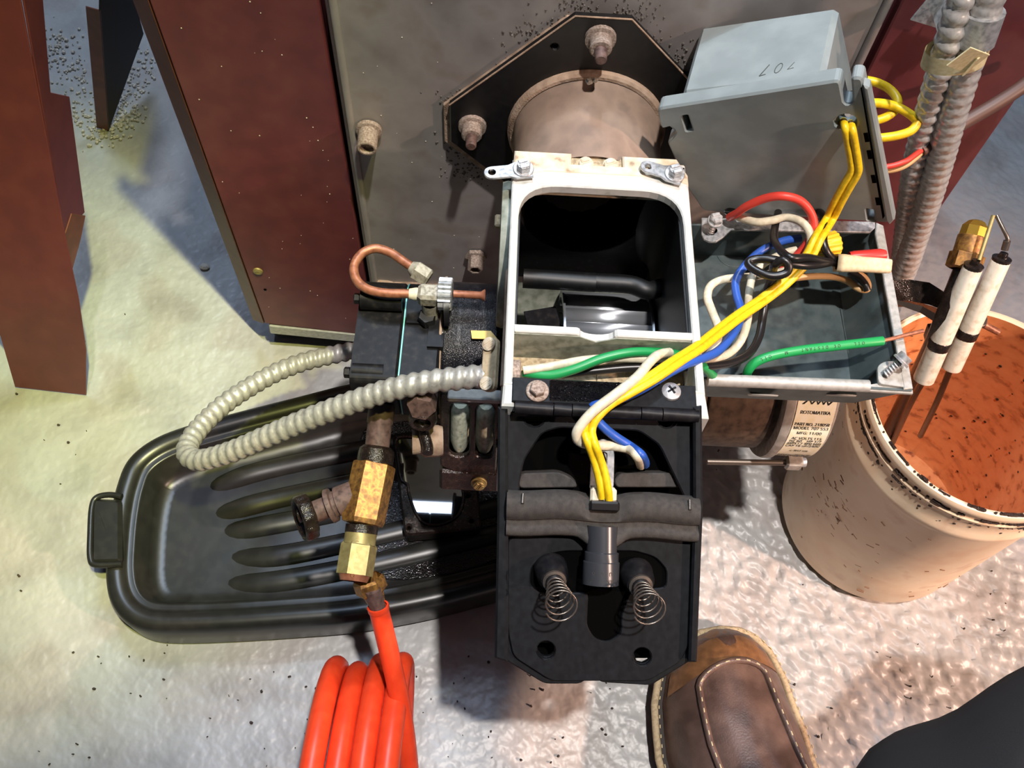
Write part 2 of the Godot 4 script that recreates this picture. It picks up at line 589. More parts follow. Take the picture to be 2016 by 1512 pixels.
	M.trouser = mk([c8(20, 20, 22), c8(28, 28, 31)], [0.3, 0.7], 0.1, 0.03, 0.9, 0.0, 92, 0.0, 0.1)
	M.sole = plain(c8(38, 30, 26), 0.7)
	M.thread = plain(c8(190, 176, 140), 0.8)
	M.motor_brown = mk([c8(58, 44, 34), c8(84, 66, 52), c8(100, 82, 64)], [0.2, 0.5, 0.9], 0.02, 0.06, 0.6, 0.2, 94)
	M.motor_grey = mk([c8(138, 132, 124), c8(166, 160, 152)], [0.3, 0.7], 0.02, 0.06, 0.5, 0.2, 96)
	M.label = mk([c8(226, 216, 178), c8(232, 228, 206)], [0.2, 0.7], 0.02, 0.06, 0.5, 0.0, 98)
	M.ink = plain(c8(30, 26, 26), 0.7)
	M.pencil = plain(c8(74, 78, 76), 0.8)
	M.sticker = plain(c8(236, 196, 96), 0.5)
	M.speck = plain(c8(60, 50, 44), 0.9)
	M.gold = plain(c8(190, 150, 60), 0.28, 0.8)
	M.steelrod = plain(c8(120, 112, 104), 0.35, 0.8)
	M.crumb = mk([c8(176, 166, 150), c8(214, 208, 196)], [0.3, 0.7], 0.05, 0.03, 0.9, 0.0, 99)


func room() -> void:
	# the concrete floor, relief in geometry, rougher to the right
	var s = st()
	var n1 = fnl(95.0, 11, 3)
	var n2 = fnl(9.0, 12, 3)
	var n3 = fnl(5.0, 13, 2)
	var step = 0.0032
	var nx = 400
	var nz = 340
	for j in nz + 1:
		for i in nx + 1:
			var x = -0.66 + i * step
			var z = -0.52 + j * step
			var rough = clampf((x - 0.06) * 5.0 + n3.get_noise_2d(x, z) * 0.5, 0.0, 1.0) * clampf((z + 0.1) * 5.0, 0.3, 1.0)
			var y = n2.get_noise_2d(x, z) * 0.0012 + n1.get_noise_2d(x, z) * lerpf(0.0005, 0.0056, rough)
			var worn = clampf((n3.get_noise_2d(x * 1.6 + 3.0, z * 1.6) - 0.05) * 6.0, 0.0, 1.0)
			s.set_color(Color.WHITE.lerp(Color(0.86, 0.78, 0.74), worn * 0.5))
			s.set_smooth_group(1)
			s.add_vertex(Vector3(x, y - 0.002, z))
	for j in nz:
		for i in nx:
			var a = j * (nx + 1) + i
			for k in [a, a + 1, a + nx + 2, a, a + nx + 2, a + nx + 1]:
				s.add_index(k)
	structure("floor", s, M.floor, "painted grey concrete floor, smooth on the left and lumpy on the right")
	var b = st()
	box(b, Vector3(0, -0.06, 0), Vector3(4.2, 0.1, 4.2))
	structure("trim_1", b, M.wall, "concrete slab under the painted floor")
	for w in [["wall_left", Vector3(-2.05, 1.1, 0), Vector3(0.1, 2.4, 4.2)], ["wall_right", Vector3(2.05, 1.1, 0), Vector3(0.1, 2.4, 4.2)], ["wall_back", Vector3(0, 1.1, -2.05), Vector3(4.2, 2.4, 0.1)], ["wall_front", Vector3(0, 1.1, 2.05), Vector3(4.2, 2.4, 0.1)], ["ceiling", Vector3(0, 2.3, 0), Vector3(4.2, 0.1, 4.2)]]:
		var q = st()
		box(q, w[1], w[2])
		structure(w[0], q, M.wall, "plain basement " + String(w[0]).replace("_", " "))


func boiler() -> void:
	var t = thing("boiler", Vector3(0.055, 0, 0), "maroon boiler with a bare dusty steel front panel behind the burner", "boiler")
	var s = st()
	box(s, Vector3(0.055, 0.238, -0.31), Vector3(0.54, 0.414, 0.56), Basis(), 0.004)
	part(t, "jacket", s, M.maroon)
	# folded front flanges, with a bevelled outer edge
	s = st()
	slab(s, [Vector2(-0.2125, 0.047), Vector2(-0.112, 0.034), Vector2(-0.112, 0.445), Vector2(-0.2125, 0.445)], [], -0.02, 0.002, Transform3D.IDENTITY, 0.001)
	part(t, "front_flange", s, M.maroon)
	s = st()
	var e = Vector3(0, 1, 0)
	quad(s, Vector3(-0.2135, 0.046, 0.0015), Vector3(-0.2135, 0.445, 0.0015), Vector3(-0.229, 0.445, -0.012), Vector3(-0.229, 0.03, -0.012), Vector3(-0.6, 0, 0.8))
	quad(s, Vector3(-0.229, 0.03, -0.012), Vector3(-0.229, 0.445, -0.012), Vector3(-0.229, 0.445, -0.03), Vector3(-0.229, 0.03, -0.03), -Vector3.RIGHT)
	quad(s, Vector3(-0.2135, 0.046, 0.0015), Vector3(-0.2135, 0.445, 0.0015), Vector3(-0.2135, 0.445, -0.02), Vector3(-0.2135, 0.046, -0.02), Vector3.RIGHT)
	part(t, "bevel_edge", s, M.maroon_lit)  # side light on this edge is in its colour
	s = st()
	slab(s, [Vector2(0.224, 0.034), Vector2(0.326, 0.04), Vector2(0.326, 0.445), Vector2(0.224, 0.445)], [], -0.02, 0.002, Transform3D.IDENTITY, 0.001)
	part(t, "front_flange", s, M.maroon)
	s = st()
	box(s, Vector3(0.055, 0.022, -0.30), Vector3(0.54, 0.042, 0.575), Basis(), 0.002)
	part(t, "base_plinth", s, M.black)
	s = st()
	box(s, Vector3(-0.16, 0.033, 0.001), Vector3(0.10, 0.014, 0.004), Basis(Vector3.BACK, -0.1), 0.001)
	part(t, "base_strip", s, M.galv, "pale bare edge under the flange")
	# bare steel panel with rolled edges
	s = st()
	slab(s, [Vector2(-0.1085, 0.12), Vector2(0.2195, 0.12), Vector2(0.2195, 0.445), Vector2(-0.1085, 0.445)], [], -0.012, 0.0035, Transform3D.IDENTITY, 0.0025)
	part(t, "steel_panel", s, M.steel)
	s = st()
	sweep(s, [Vector3(-0.1035, 0.12, 0.0036), Vector3(-0.1035, 0.445, 0.0036)], 0.0028, 8)
	part(t, "rolled_edge", s, M.steel)
	s = st()
	sweep(s, [Vector3(0.2150, 0.12, 0.0036), Vector3(0.2150, 0.445, 0.0036)], 0.0028, 8)
	part(t, "rolled_edge", s, M.steel)
	# dusty ledge below the panel, dark lower front
	s = st()
	box(s, Vector3(0.055, 0.075, -0.004), Vector3(0.325, 0.085, 0.012), Basis(), 0.002)
	part(t, "lower_front", s, M.black)
	s = st()
	var nz = fnl(60.0, 5, 3)
	var rings = []
	for i in 60:
		var x = lerpf(-0.104, 0.215, i / 59.0)
		var ring = []
		for k in 9:
			var a = PI * k / 8.0
			var r = 0.0065 + 0.003 * nz.get_noise_2d(x, k * 0.3)
			ring.append(Vector3(x, 0.119 + cos(a) * r * 1.3, 0.003 + sin(a) * r))
		rings.append(ring)
	skin(s, rings, false)
	part(t, "insulation_edge", s, M.dust, "ragged dusty insulation along the panel foot")
	# nuts and screws in the panel
	for q in [[Vector3(-0.0915, 0.3061, 0.004), 0.0068, 0.017], [Vector3(-0.0176, 0.1703, 0.004), 0.0062, 0.014]]:
		s = st()
		lathe(s, [Vector2(0.0088, 0), Vector2(0.0088, 0.003), Vector2(q[1], 0.0036), Vector2(q[1], q[2]), Vector2(q[1] - 0.0008, q[2] + 0.0006), Vector2(q[1] * 0.72, q[2] + 0.0006), Vector2(q[1] * 0.70, q[2] - 0.004), Vector2(0, q[2] - 0.004)], along(q[0], Vector3(0, -0.06, 1)), 6 if q[1] < 0.0065 else 18, q[1] < 0.0065)
		part(t, "panel_nut", s, M.rust, "dusty nut on a stud")
	s = st()
	lathe(s, [Vector2(0.0042, 0), Vector2(0.004, 0.0014), Vector2(0.002, 0.0022), Vector2(0, 0.0016)], along(Vector3(-0.2020, 0.1306, 0.0020), Vector3(0, 0, 1)), 14)
	part(t, "jacket_screw", s, M.brass_clean)
	s = st()
	lathe(s, [Vector2(0.0014, 0), Vector2(0.0012, 0.0004), Vector2(0, 0.0004)], along(Vector3(-0.2013, 0.1029, 0.0020), Vector3(0, 0, 1)), 10)
	part(t, "screw_hole", s, M.shade_black)  # black disc, the shade of the hole painted in
	# flaked insulation round the burner flange and paint specks on the sheet metal
	var rng = RandomNumberGenerator.new()
	rng.seed = 12
	s = st()
	var edge: Array = [Vector3(0.0018, 0.3753, 0.0045), Vector3(0.0150, 0.3896, 0.0045), Vector3(0.0347, 0.4081, 0.0045), Vector3(0.0521, 0.4122, 0.0045), Vector3(0.0714, 0.4117, 0.0045), Vector3(0.0912, 0.3930, 0.0045), Vector3(0.1088, 0.3749, 0.0045)]
	var spots: Array = [Vector3(-0.0330, 0.3353, 0.0045), Vector3(-0.0302, 0.2731, 0.0045), Vector3(-0.0211, 0.2658, 0.0045), Vector3(0.0117, 0.3942, 0.0045), Vector3(0.0402, 0.4121, 0.0045), Vector3(0.1034, 0.3785, 0.0045), Vector3(0.0747, 0.4102, 0.0045), Vector3(-0.0353, 0.2931, 0.0045)]
	for i in 420:
		var p: Vector3 = spots[i % 8]
		if i % 3 == 0:
			var k = rng.randi_range(0, edge.size() - 2)
			p = edge[k].lerp(edge[k + 1], rng.randf())
		p += Vector3(rng.randfn(0, 0.007), rng.randfn(0, 0.006), 0)
		p.z = 0.0036
		var r = rng.randf_range(0.0003, 0.0010)
		lathe(s, [Vector2(r, -0.0005), Vector2(r * 0.8, r * 0.5), Vector2(0, r * 0.7)], along(p, Vector3(rng.randfn(0, 0.4), rng.randfn(0, 0.4), 1)), 5, true)
	part(t, "flaked_insulation", s, plain(c8(96, 90, 84), 0.9)).set_meta("kind", "stuff")
	s = st()
	for i in 130:
		var p = Vector3(rng.randf_range(-0.105, 0.21), rng.randf_range(0.13, 0.43), 0.0036)
		if i % 3 == 0:
			p = Vector3(rng.randf_range(-0.21, -0.113), rng.randf_range(0.06, 0.43), 0.0021)
		var r = rng.randf_range(0.0002, 0.0006)
		lathe(s, [Vector2(r, -0.0003), Vector2(r * 0.7, r * 0.4), Vector2(0, r * 0.4)], along(p, Vector3(0, 0, 1)), 5, true)
	part(t, "dust_specks", s, M.crumb).set_meta("kind", "stuff")


func loose_panels() -> void:
	var X = Transform3D(Basis(Vector3(0.9973, 0.0000, 0.0739), Vector3(0.0188, 0.9672, -0.2532), Vector3(-0.0715, 0.2539, 0.9646)), Vector3(-0.3785, 0.0000, 0.0612))
	var F = Transform3D(Basis(Vector3(0.0715, -0.2539, -0.9646), Vector3(0.1774, 0.9549, -0.2382), Vector3(0.9815, -0.1541, 0.1133)), Vector3(-0.3785, 0.0000, 0.0612))
	var t = thing("leaning_sheet", X.origin, "tall maroon sheet-metal door leaning at far left, with a folded flange", "panel")
	var s = st()
	var poly: Array = [Vector2(-0.0674, -0.0000), Vector2(0.0000, 0.0000), Vector2(0.0167, 0.0612), Vector2(0.0270, 0.1213), Vector2(0.0354, 0.1922), Vector2(0.0613, 0.3795)]
	poly += [Vector2(0.085, 0.52), Vector2(-0.105, 0.52), Vector2(-0.105, 0.3), Vector2(-0.0584, 0.0676)]
	slab(s, poly, [], -0.0012, 0.0, X, 0.0004)
	part(t, "face", s, M.maroon)
	s = st()
	poly = [Vector2(0.0000, 0.3844), Vector2(0.0285, 0.3717), Vector2(0.0202, 0.3072), Vector2(0.0464, 0.2891), Vector2(0.0455, 0.1814), Vector2(0.0081, 0.1877)]
	var fl: Array = [poly[5], Vector2(0.002, 0.52), Vector2(poly[1].x + 0.004, 0.52), poly[1], poly[2], poly[3], poly[4]]
	slab(s, fl, [], -0.0012, 0.0, F, 0.0003)
	part(t, "side_flange", s, M.maroon)
	s = st()
	poly = [Vector2(0.0081, 0.1877), Vector2(0.0231, 0.1970), Vector2(0.0448, 0.1788), Vector2(0.0317, 0.1640), Vector2(0.0114, 0.1485)]
	slab(s, poly, [], -0.0012, 0.0, F.translated(F.basis.z * 0.0006), 0.0003)
	part(t, "corner_tab", s, M.maroon_lit)
	X = Transform3D(Basis(Vector3(0.9709, 0.0000, 0.2396), Vector3(-0.0079, 0.9995, 0.0320), Vector3(-0.2394, -0.0329, 0.9704)), Vector3(-0.4374, 0.0000, -0.2682))
	F = Transform3D(Basis(Vector3(0.2394, 0.0329, -0.9704), Vector3(0.3060, 0.9459, 0.1076), Vector3(0.9214, -0.3227, 0.2164)), Vector3(-0.4374, 0.0000, -0.2682))
	t = thing("standing_sheet", X.origin, "short maroon channel, shade painted into its inner face, beside boiler, behind leaning panel", "panel")
	s = st()
	poly = [Vector2(-0.0147, -0.0000), Vector2(-0.0000, -0.0000), Vector2(0.0612, 0.1793), Vector2(0.0466, 0.1800)]
	slab(s, poly, [], -0.0012, 0.0, X, 0.0004)
	part(t, "front_flange", s, M.maroon_lit)
	s = st()
	poly = [Vector2(0.0000, -0.0000), Vector2(0.0000, 0.1894), Vector2(0.0059, 0.2356), Vector2(0.0546, 0.1930), Vector2(0.0876, 0.0709)]
	slab(s, poly, [], -0.0012, 0.0, F, 0.0003)
	part(t, "shaded_web", s, plain(c8(34, 24, 25), 0.7))  # unlit inner face, its shade put into this dark colour
	var rng = RandomNumberGenerator.new()
	rng.seed = 4
	var c = thing("plaster_crumbs", Vector3(-0.4355, 0.0000, -0.2977), "pale plaster crumbs scattered along the foot of the dark channel", "debris")
	c.set_meta("kind", "stuff")
	var mm = st()
	var a = Vector3(-0.4839, 0.0000, -0.3098)
	var line: Array = [Vector3(-0.5370, 0.0000, -0.4222), Vector3(-0.5098, 0.0000, -0.3646), Vector3(-0.4783, 0.0000, -0.3102), Vector3(-0.4476, 0.0000, -0.2599), Vector3(-0.4291, 0.0000, -0.2826), Vector3(-0.4280, 0.0000, -0.3021), Vector3(-0.4285, 0.0000, -0.3462), Vector3(-0.4315, 0.0000, -0.4005)]
	for i in 520:
		var k = rng.randi_range(0, line.size() - 2)
		var p: Vector3 = line[k].lerp(line[k + 1], rng.randf()) + Vector3(rng.randfn(0, 0.012), 0, rng.randfn(0, 0.012))
		var r = rng.randf_range(0.0006, 0.0024)
		lathe(mm, [Vector2(r, -0.001), Vector2(r * 0.8, r * 0.6), Vector2(0, r * 0.8)], along(p, Vector3(rng.randfn(0, 0.4), 1, rng.randfn(0, 0.4))), 5, true)
	part(c, "crumbs", mm, M.crumb).set_meta("kind", "stuff")


func burner() -> void:
	var t = thing("oil_burner", Vector3(0.058, 0.15, 0.15), "white cast burner housing with open black chamber, dusty air tube and hinged cover hanging open", "oil burner")
	var X = Transform3D.IDENTITY
	# mounting flange and gasket on the panel
	var fc = Vector2(0.0545, 0.3212)
	var h = 0.0905
	var k = 0.0165
	var oct: Array = [fc + Vector2(-k, h), fc + Vector2(k, h), fc + Vector2(h, k), fc + Vector2(h, -k), fc + Vector2(k, -h), fc + Vector2(-k, -h), fc + Vector2(-h, -k), fc + Vector2(-h, k)]
	var s = st()
	var gk = []
	for p in oct:
		gk.append(fc + (p - fc) * 0.998 + Vector2(-0.0045, -0.0045))
	slab(s, gk, [circle(fc, 0.047, 28)], 0.0036, 0.0062, X, 0.0004)
	part(t, "flange_gasket", s, M.dust, "tan gasket showing at the flange edge")
	var hp = Vector3(0.0280, 0.3893, 0.0105)
	s = st()
	slab(s, oct, [circle(fc, 0.047, 32), circle(fc + Vector2(0, 0.078), 0.0055, 14, 0.0075), circle(fc + Vector2(-0.076, 0), 0.0085, 14, 0.004), circle(fc + Vector2(0.076, 0), 0.0085, 14, 0.004), circle(Vector2(hp.x, hp.y), 0.0022, 12)], 0.0062, 0.0105, X, 0.0008)
	part(t, "mounting_flange", s, M.black)
	s = st()
	sweep(s, [Vector3(fc.x - k, fc.y + h, 0.0102), Vector3(fc.x + k, fc.y + h, 0.0102)], 0.0006, 6)
	sweep(s, [Vector3(fc.x - k, fc.y + h, 0.0102), Vector3(fc.x - h, fc.y + k, 0.0102)], 0.0006, 6)
	sweep(s, [Vector3(fc.x + k, fc.y + h, 0.0102), Vector3(fc.x + h, fc.y + k, 0.0102)], 0.0006, 6)
	part(t, "dust_edge", s, M.dust)
	for q in [Vector3(fc.x, fc.y + 0.0765, 0.0105), Vector3(fc.x - 0.0755, fc.y, 0.0105), Vector3(fc.x + 0.076, fc.y, 0.0105)]:
		s = st()
		lathe(s, [Vector2(0.0095, 0), Vector2(0.0092, 0.0025), Vector2(0.0068, 0.003), Vector2(0.0068, 0.0095), Vector2(0.0058, 0.0105), Vector2(0, 0.0105)], along(q, Vector3(0, 0, 1)), 18)
		var nut = part(t, "flange_nut", s, M.rust)
		s = st()
		lathe(s, [Vector2(0.0037, 0.01), Vector2(0.0036, 0.0185), Vector2(0.003, 0.0193), Vector2(0, 0.0193)], along(q, Vector3(0, 0, 1)), 14)
		part(nut, "stud", s, M.brownpipe)
	# air tube with its welded collar
	s = st()
	var trings = []
	for q in [[0.0105, 0.0488, 0.3212], [0.02, 0.0486, 0.3188], [0.035, 0.0482, 0.3150], [0.05, 0.0478, 0.3112], [0.0640, 0.0473, 0.3078]]:
		trings.append(range(64).map(func(k): return Vector3(fc.x + 0.0012 * (q[0] / 0.06) + cos(TAU * k / 64.0) * q[1], q[2] + sin(TAU * k / 64.0) * q[1], q[0])))
	skin(s, trings)
	part(t, "air_tube", s, M.tube)
	s = st()
	lathe(s, [Vector2(0.0525, 0), Vector2(0.0520, 0.0028), Vector2(0.0505, 0.0042), Vector2(0.0485, 0.0044)], along(Vector3(fc.x, fc.y, 0.0105), Vector3(0, 0, 1)), 56)
	part(t, "tube_collar", s, M.dust)
	s = st()
	box(s, Vector3(0.0504, 0.3747, 0.0220), Vector3(0.004, 0.003, 0.004), Basis(Vector3.UP, 0.5), 0.0008)
	box(s, Vector3(0.0540, 0.3757, 0.0220), Vector3(0.003, 0.003, 0.003), Basis(Vector3.UP, 0.2), 0.0008)
	part(t, "weld_scale", s, M.crumb)
	# housing: rim, walls, divider, wiring tray
	var y1 = 0.355
	var R = Transform3D(Basis(Vector3.RIGHT, Vector3.FORWARD, Vector3.UP), Vector3.ZERO)  # local (x, -z) seen from above
	var xl = 0.0062
	var xr = 0.1115
	var open_poly = rounded([Vector2(xl + 0.0046, -0.0885), Vector2(xr - 0.0046, -0.0885), Vector2(xr - 0.0046, -0.2225), Vector2(xl + 0.0046, -0.2225)], 0.001, 1)
	var o2 = PackedVector2Array()
	for p in rounded([Vector2(xl + 0.0046, -0.0885), Vector2(xr - 0.0046, -0.0885)] + [Vector2(xr - 0.0046, -0.15), Vector2(xl + 0.0046, -0.15)], 0.024, 8):
		if p.y > -0.118:
			o2.append(p)
	o2.append(Vector2(xr - 0.0046, -0.222))
	o2.append(Vector2(xl + 0.0046, -0.222))
	s = st()
	slab(s, [Vector2(xl, -0.075), Vector2(xl, -0.2245), Vector2(xr, -0.2245), Vector2(xr, -0.075)], [o2], y1 - 0.006, y1, R, 0.0008)
	part(t, "rim", s, M.cast)
	s = st()
	slab(s, [Vector2(xl, -0.222), Vector2(xl - 0.0006, -0.2362), Vector2(xl + 0.0062, -0.2362), Vector2(xl + 0.0062, -0.222)], [], 0.335, y1 - 0.0004, R, 0.0012)
	part(t, "rim_foot", s, M.cast)
	s = st()
	slab(s, [Vector2(xr - 0.0062, -0.222), Vector2(xr - 0.0066, -0.238), Vector2(xr + 0.0012, -0.238), Vector2(xr, -0.222)], [], 0.33, y1 - 0.0004, R, 0.0012)
	part(t, "rim_foot", s, M.cast)
	# back band with a pocket for two screws
	s = st()
	slab(s, [Vector2(xl + 0.001, -0.0625), Vector2(0.0415, -0.0625), Vector2(0.0415, -0.071), Vector2(0.0725, -0.071), Vector2(0.0725, -0.0625), Vector2(xr - 0.006, -0.0625), Vector2(xr, -0.075), Vector2(xr, -0.0835), Vector2(xr - 0.012, -0.0785), Vector2(xl + 0.020, -0.0785), Vector2(xl, -0.0835)], [], y1 - 0.02, y1 + 0.0006, R, 0.001)
	part(t, "back_band", s, M.cast_dirty)
	s = st()
	box(s, Vector3(0.057, y1 - 0.012, 0.0663), Vector3(0.032, 0.019, 0.011), Basis(), 0.001)
	part(t, "pocket", s, M.tan)
	for x in [0.0503, 0.0655]:
		s = st()
		bolt(s, Vector3(x, y1 - 0.0028, 0.0685), Vector3(0, 1, 0.25), 0.0042, 0.003, 0.005, 16, true)
		part(t, "pocket_screw", s, M.cast_dirty)
	# walls
	s = st()
	box(s, Vector3(xl + 0.0022, 0.292, 0.15), Vector3(0.0044, 0.118, 0.17), Basis(), 0.001)
	part(t, "side_wall", s, M.cast)
	s = st()
	box(s, Vector3(xr - 0.0022, 0.292, 0.1495), Vector3(0.0044, 0.118, 0.174), Basis(), 0.001)
	part(t, "side_wall", s, M.cast)
	s = st()
	slab(s, [Vector2(xl + 0.0005, 0.235), Vector2(xr - 0.0005, 0.235), Vector2(xr - 0.0005, y1 - 0.004), Vector2(xl + 0.0005, y1 - 0.004)], [circle(Vector2(fc.x, 0.308), 0.041, 30)], 0.0655, 0.0695, X, 0.0005)
	part(t, "back_wall", s, M.inner)
	# black lining of the chamber: side, far side with a curved throat, bottom
	s = st()
	box(s, Vector3(xl + 0.0052, 0.291, 0.128), Vector3(0.0016, 0.115, 0.118), Basis(), 0.0003)
	box(s, Vector3(xr - 0.0052, 0.291, 0.128), Vector3(0.0016, 0.115, 0.118), Basis(), 0.0003)
	box(s, Vector3(0.0585, 0.213, 0.14), Vector3(0.098, 0.004, 0.14), Basis(), 0.0003)
	box(s, Vector3(0.0585, 0.285, 0.1855), Vector3(0.098, 0.12, 0.0014), Basis(), 0.0003)
	part(t, "chamber_lining", s, M.inner)
	s = st()
	var rings = []
	for i in 13:
		var a = PI * 0.5 * i / 12.0
		var ring = []
		for jx in 10:
			var b = -PI * 0.45 + PI * 0.9 * jx / 9.0
			ring.append(Vector3(xr - 0.006 - 0.016 * (1.0 - sin(a)) * maxf(cos(b), 0.0), 0.305 + 0.045 * sin(b), 0.072 + 0.022 * (1.0 - cos(a))))
		rings.append(ring)
	skin(s, rings, false)
	part(t, "throat_fillet", s, M.inner)
	# throat pipe, closed and blackened for the shade inside, and the cross bar
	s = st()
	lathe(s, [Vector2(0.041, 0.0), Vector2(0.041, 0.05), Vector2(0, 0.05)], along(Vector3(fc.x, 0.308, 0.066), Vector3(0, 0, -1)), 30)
	part(t, "throat", s, M.shade_black)
	s = st()
	sweep(s, [Vector3(0.0168, 0.2940, 0.1129), Vector3(0.0628, 0.2940, 0.1133)], 0.0062, 14)
	sweep(s, smooth([Vector3(0.0628, 0.2940, 0.1133), Vector3(0.0849, 0.2940, 0.1135), Vector3(0.0962, 0.2940, 0.1175), Vector3(0.1057, 0.2880, 0.1104)], 5), 0.0060, 14)
	part(t, "cross_bar", s, M.inner)
	s = st()
	box(s, Vector3(0.0315, 0.2620, 0.1221), Vector3(0.022, 0.0012, 0.016), Basis(Vector3.UP, 0.25), 0.0003)
	part(t, "air_shutter", s, M.pumpblack)
	# fan wheel on the motor shaft
	var fanx = Transform3D(Basis(Vector3.BACK, Vector3.RIGHT, Vector3.UP), Vector3(0.0445, 0.225, 0.134))
	s = st()
	lathe(s, [Vector2(0.046, 0.0), Vector2(0.0505, 0.0), Vector2(0.0505, 0.0014), Vector2(0.046, 0.0014), Vector2(0.046, 0.0)], fanx, 40)
	lathe(s, [Vector2(0.0, 0.0575), Vector2(0.0505, 0.0575), Vector2(0.0505, 0.059), Vector2(0.0, 0.059)], fanx, 40)
	var fan = part(t, "fan_wheel", s, M.fan, "bright squirrel-cage fan wheel")
	for i in 26:
		s = st()
		var a = TAU * i / 26.0 + 0.05
		var r0 = []
		var r1 = []
		for m in 6:
			var f = m / 5.0
			var rr = lerpf(0.0425, 0.0502, f)
			var aa = a + 0.17 * f * f - 0.05
			r0.append(fanx * Vector3(cos(aa) * rr, 0.001, sin(aa) * rr))
			r1.append(fanx * Vector3(cos(aa) * rr, 0.058, sin(aa) * rr))
		var r2 = []
		var r3 = []
		for m in 6:
			r2.append(r1[m] + (r1[5] - r1[0]).cross(Vector3.RIGHT).normalized() * 0.0007)
			r3.append(r0[m] + (r1[5] - r1[0]).cross(Vector3.RIGHT).normalized() * 0.0007)
		skin(s, [r0, r1, r2, r3, r0], false)
		part(fan, "blade", s, M.fan)
	# divider with a dip in its edge
	s = st()
	var top = [Vector2(0.0108, y1 + 0.0002), Vector2(0.0445, y1 + 0.0002)]
	for i in 9:
		var a = PI * i / 8.0
		top.append(Vector2(0.0555 - cos(a) * 0.0095, y1 - 0.0008 - sin(a) * 0.0052))
	top += [Vector2(0.0665, y1 + 0.0002), Vector2(0.1068, y1 + 0.0002), Vector2(0.1068, 0.30), Vector2(0.0108, 0.30)]
	slab(s, top, [], 0.1872, 0.1915, X, 0.0006)
	part(t, "divider", s, M.cast)
	s = st()
	slab(s, [Vector2(0.0108, 0.3535), Vector2(0.046, 0.3535), Vector2(0.0555, 0.3485), Vector2(0.066, 0.3535), Vector2(0.1068, 0.3535), Vector2(0.1068, 0.30), Vector2(0.0108, 0.30)], [], 0.1915, 0.1921, X)
	part(t, "divider_face", s, M.olive)
	s = st()
	box(s, Vector3(0.0342, 0.3275, 0.2065), Vector3(0.0476, 0.003, 0.032), Basis(), 0.0006)
	box(s, Vector3(0.0824, 0.3275, 0.2065), Vector3(0.0482, 0.003, 0.032), Basis(), 0.0006)
	part(t, "wiring_tray", s, M.tan)
	s = st()
	box(s, Vector3(0.0585, 0.340, 0.2235), Vector3(0.096, 0.028, 0.003), Basis(), 0.0006)
	part(t, "front_wall", s, M.cast)
	s = st()
	lathe(s, [Vector2(0.004, 0.0), Vector2(0.0085, 0.0), Vector2(0.0085, 0.004), Vector2(0.0075, 0.0045), Vector2(0.0055, 0.0045), Vector2(0.005, 0.001)], along(Vector3(0.0108, 0.338, 0.209), Vector3(1, 0, 0)), 20)
	part(t, "cable_bushing", s, M.rust)
	# lower body
	s = st()
	lathe(s, [Vector2(0.0, 0.0), Vector2(0.061, 0.0), Vector2(0.063, 0.002), Vector2(0.063, 0.101), Vector2(0.061, 0.103), Vector2(0, 0.103)], Transform3D(Basis(Vector3.BACK, Vector3.RIGHT, Vector3.UP), Vector3(xl + 0.001, 0.225, 0.15)), 40)
	# cut away by the chamber: kept to the lower half
	s = st()
	lathe(s, [Vector2(0.060, 0.0), Vector2(0.063, 0.001), Vector2(0.063, 0.102), Vector2(0.060, 0.103)], Transform3D(Basis(Vector3.BACK, Vector3.RIGHT, Vector3.UP), Vector3(xl + 0.001, 0.25, 0.148)), 24, false, -PI, 0.0)
	part(t, "scroll_body", s, M.olive)
	# round air-inlet disc on the left flank
	s = st()
	lathe(s, [Vector2(0, -0.003), Vector2(0.046, -0.003), Vector2(0.0465, 0.003), Vector2(0.0455, 0.0062), Vector2(0.040, 0.0066), Vector2(0, 0.0066)], along(Vector3(xl + 0.001, 0.3, 0.100), Vector3(-1, 0, 0)), 44)
	part(t, "air_inlet_disc", s, M.olive)
	s = st()
	box(s, Vector3(-0.0001, 0.3000, 0.0730), Vector3(0.006, 0.004, 0.010), Basis(), 0.001)
	part(t, "shutter_tab", s, M.tan)
	s = st()
	var gp = [Vector3(0.0072, 0.3300, 0.1326), Vector3(0.0070, 0.3300, 0.1436), Vector3(0.0073, 0.3250, 0.1545), Vector3(0.0071, 0.3200, 0.1793), Vector3(0.0070, 0.3150, 0.2033)]
	sweep(s, smooth(gp, 4), 0.0022, 8)
	part(t, "gasket_strip", s, M.dust)
	# lug tabs held by slotted hex screws at the back corners
	var lugs = [[Vector3(-0.0060, 0.3575, 0.0842), Vector3(0.0126, 0.3575, 0.0806), 1.0], [Vector3(0.0868, 0.3585, 0.0739), Vector3(0.1026, 0.3575, 0.0782), 1.0]]
	for q in lugs:
		var a: Vector3 = q[0]
		var b: Vector3 = q[1]
		var d = (b - a)
		var bx = d.normalized()
		var LX = Transform3D(Basis(bx, Vector3.UP.cross(bx) * -1.0, Vector3.UP), a)
		LX.basis.y = Vector3.UP.cross(bx)
		s = st()
		var L = d.length()
		var pl = []
		for i in 9:
			var an = PI * 0.5 + PI * i / 8.0
			pl.append(Vector2(cos(an) * 0.0046, sin(an) * 0.0046))
		pl += [Vector2(L * 0.55, -0.0046), Vector2(L * 0.75, -0.0062), Vector2(L + 0.005, -0.0062), Vector2(L + 0.005, 0.0062), Vector2(L * 0.75, 0.0062), Vector2(L * 0.55, 0.0046)]
		slab(s, pl, [circle(Vector2(0.0002, 0), 0.0021, 14)], 0.0, 0.0014, LX, 0.0003)
		var lug = part(t, "lug_tab", s, M.zinc)
		s = st()
		bolt(s, b + Vector3(0, 0.001, 0), Vector3(0.0, 1, 0.12), 0.0044, 0.0058, 0.0062, 6, true)
		part(lug, "lug_screw", s, M.zinc)
	cover(t)


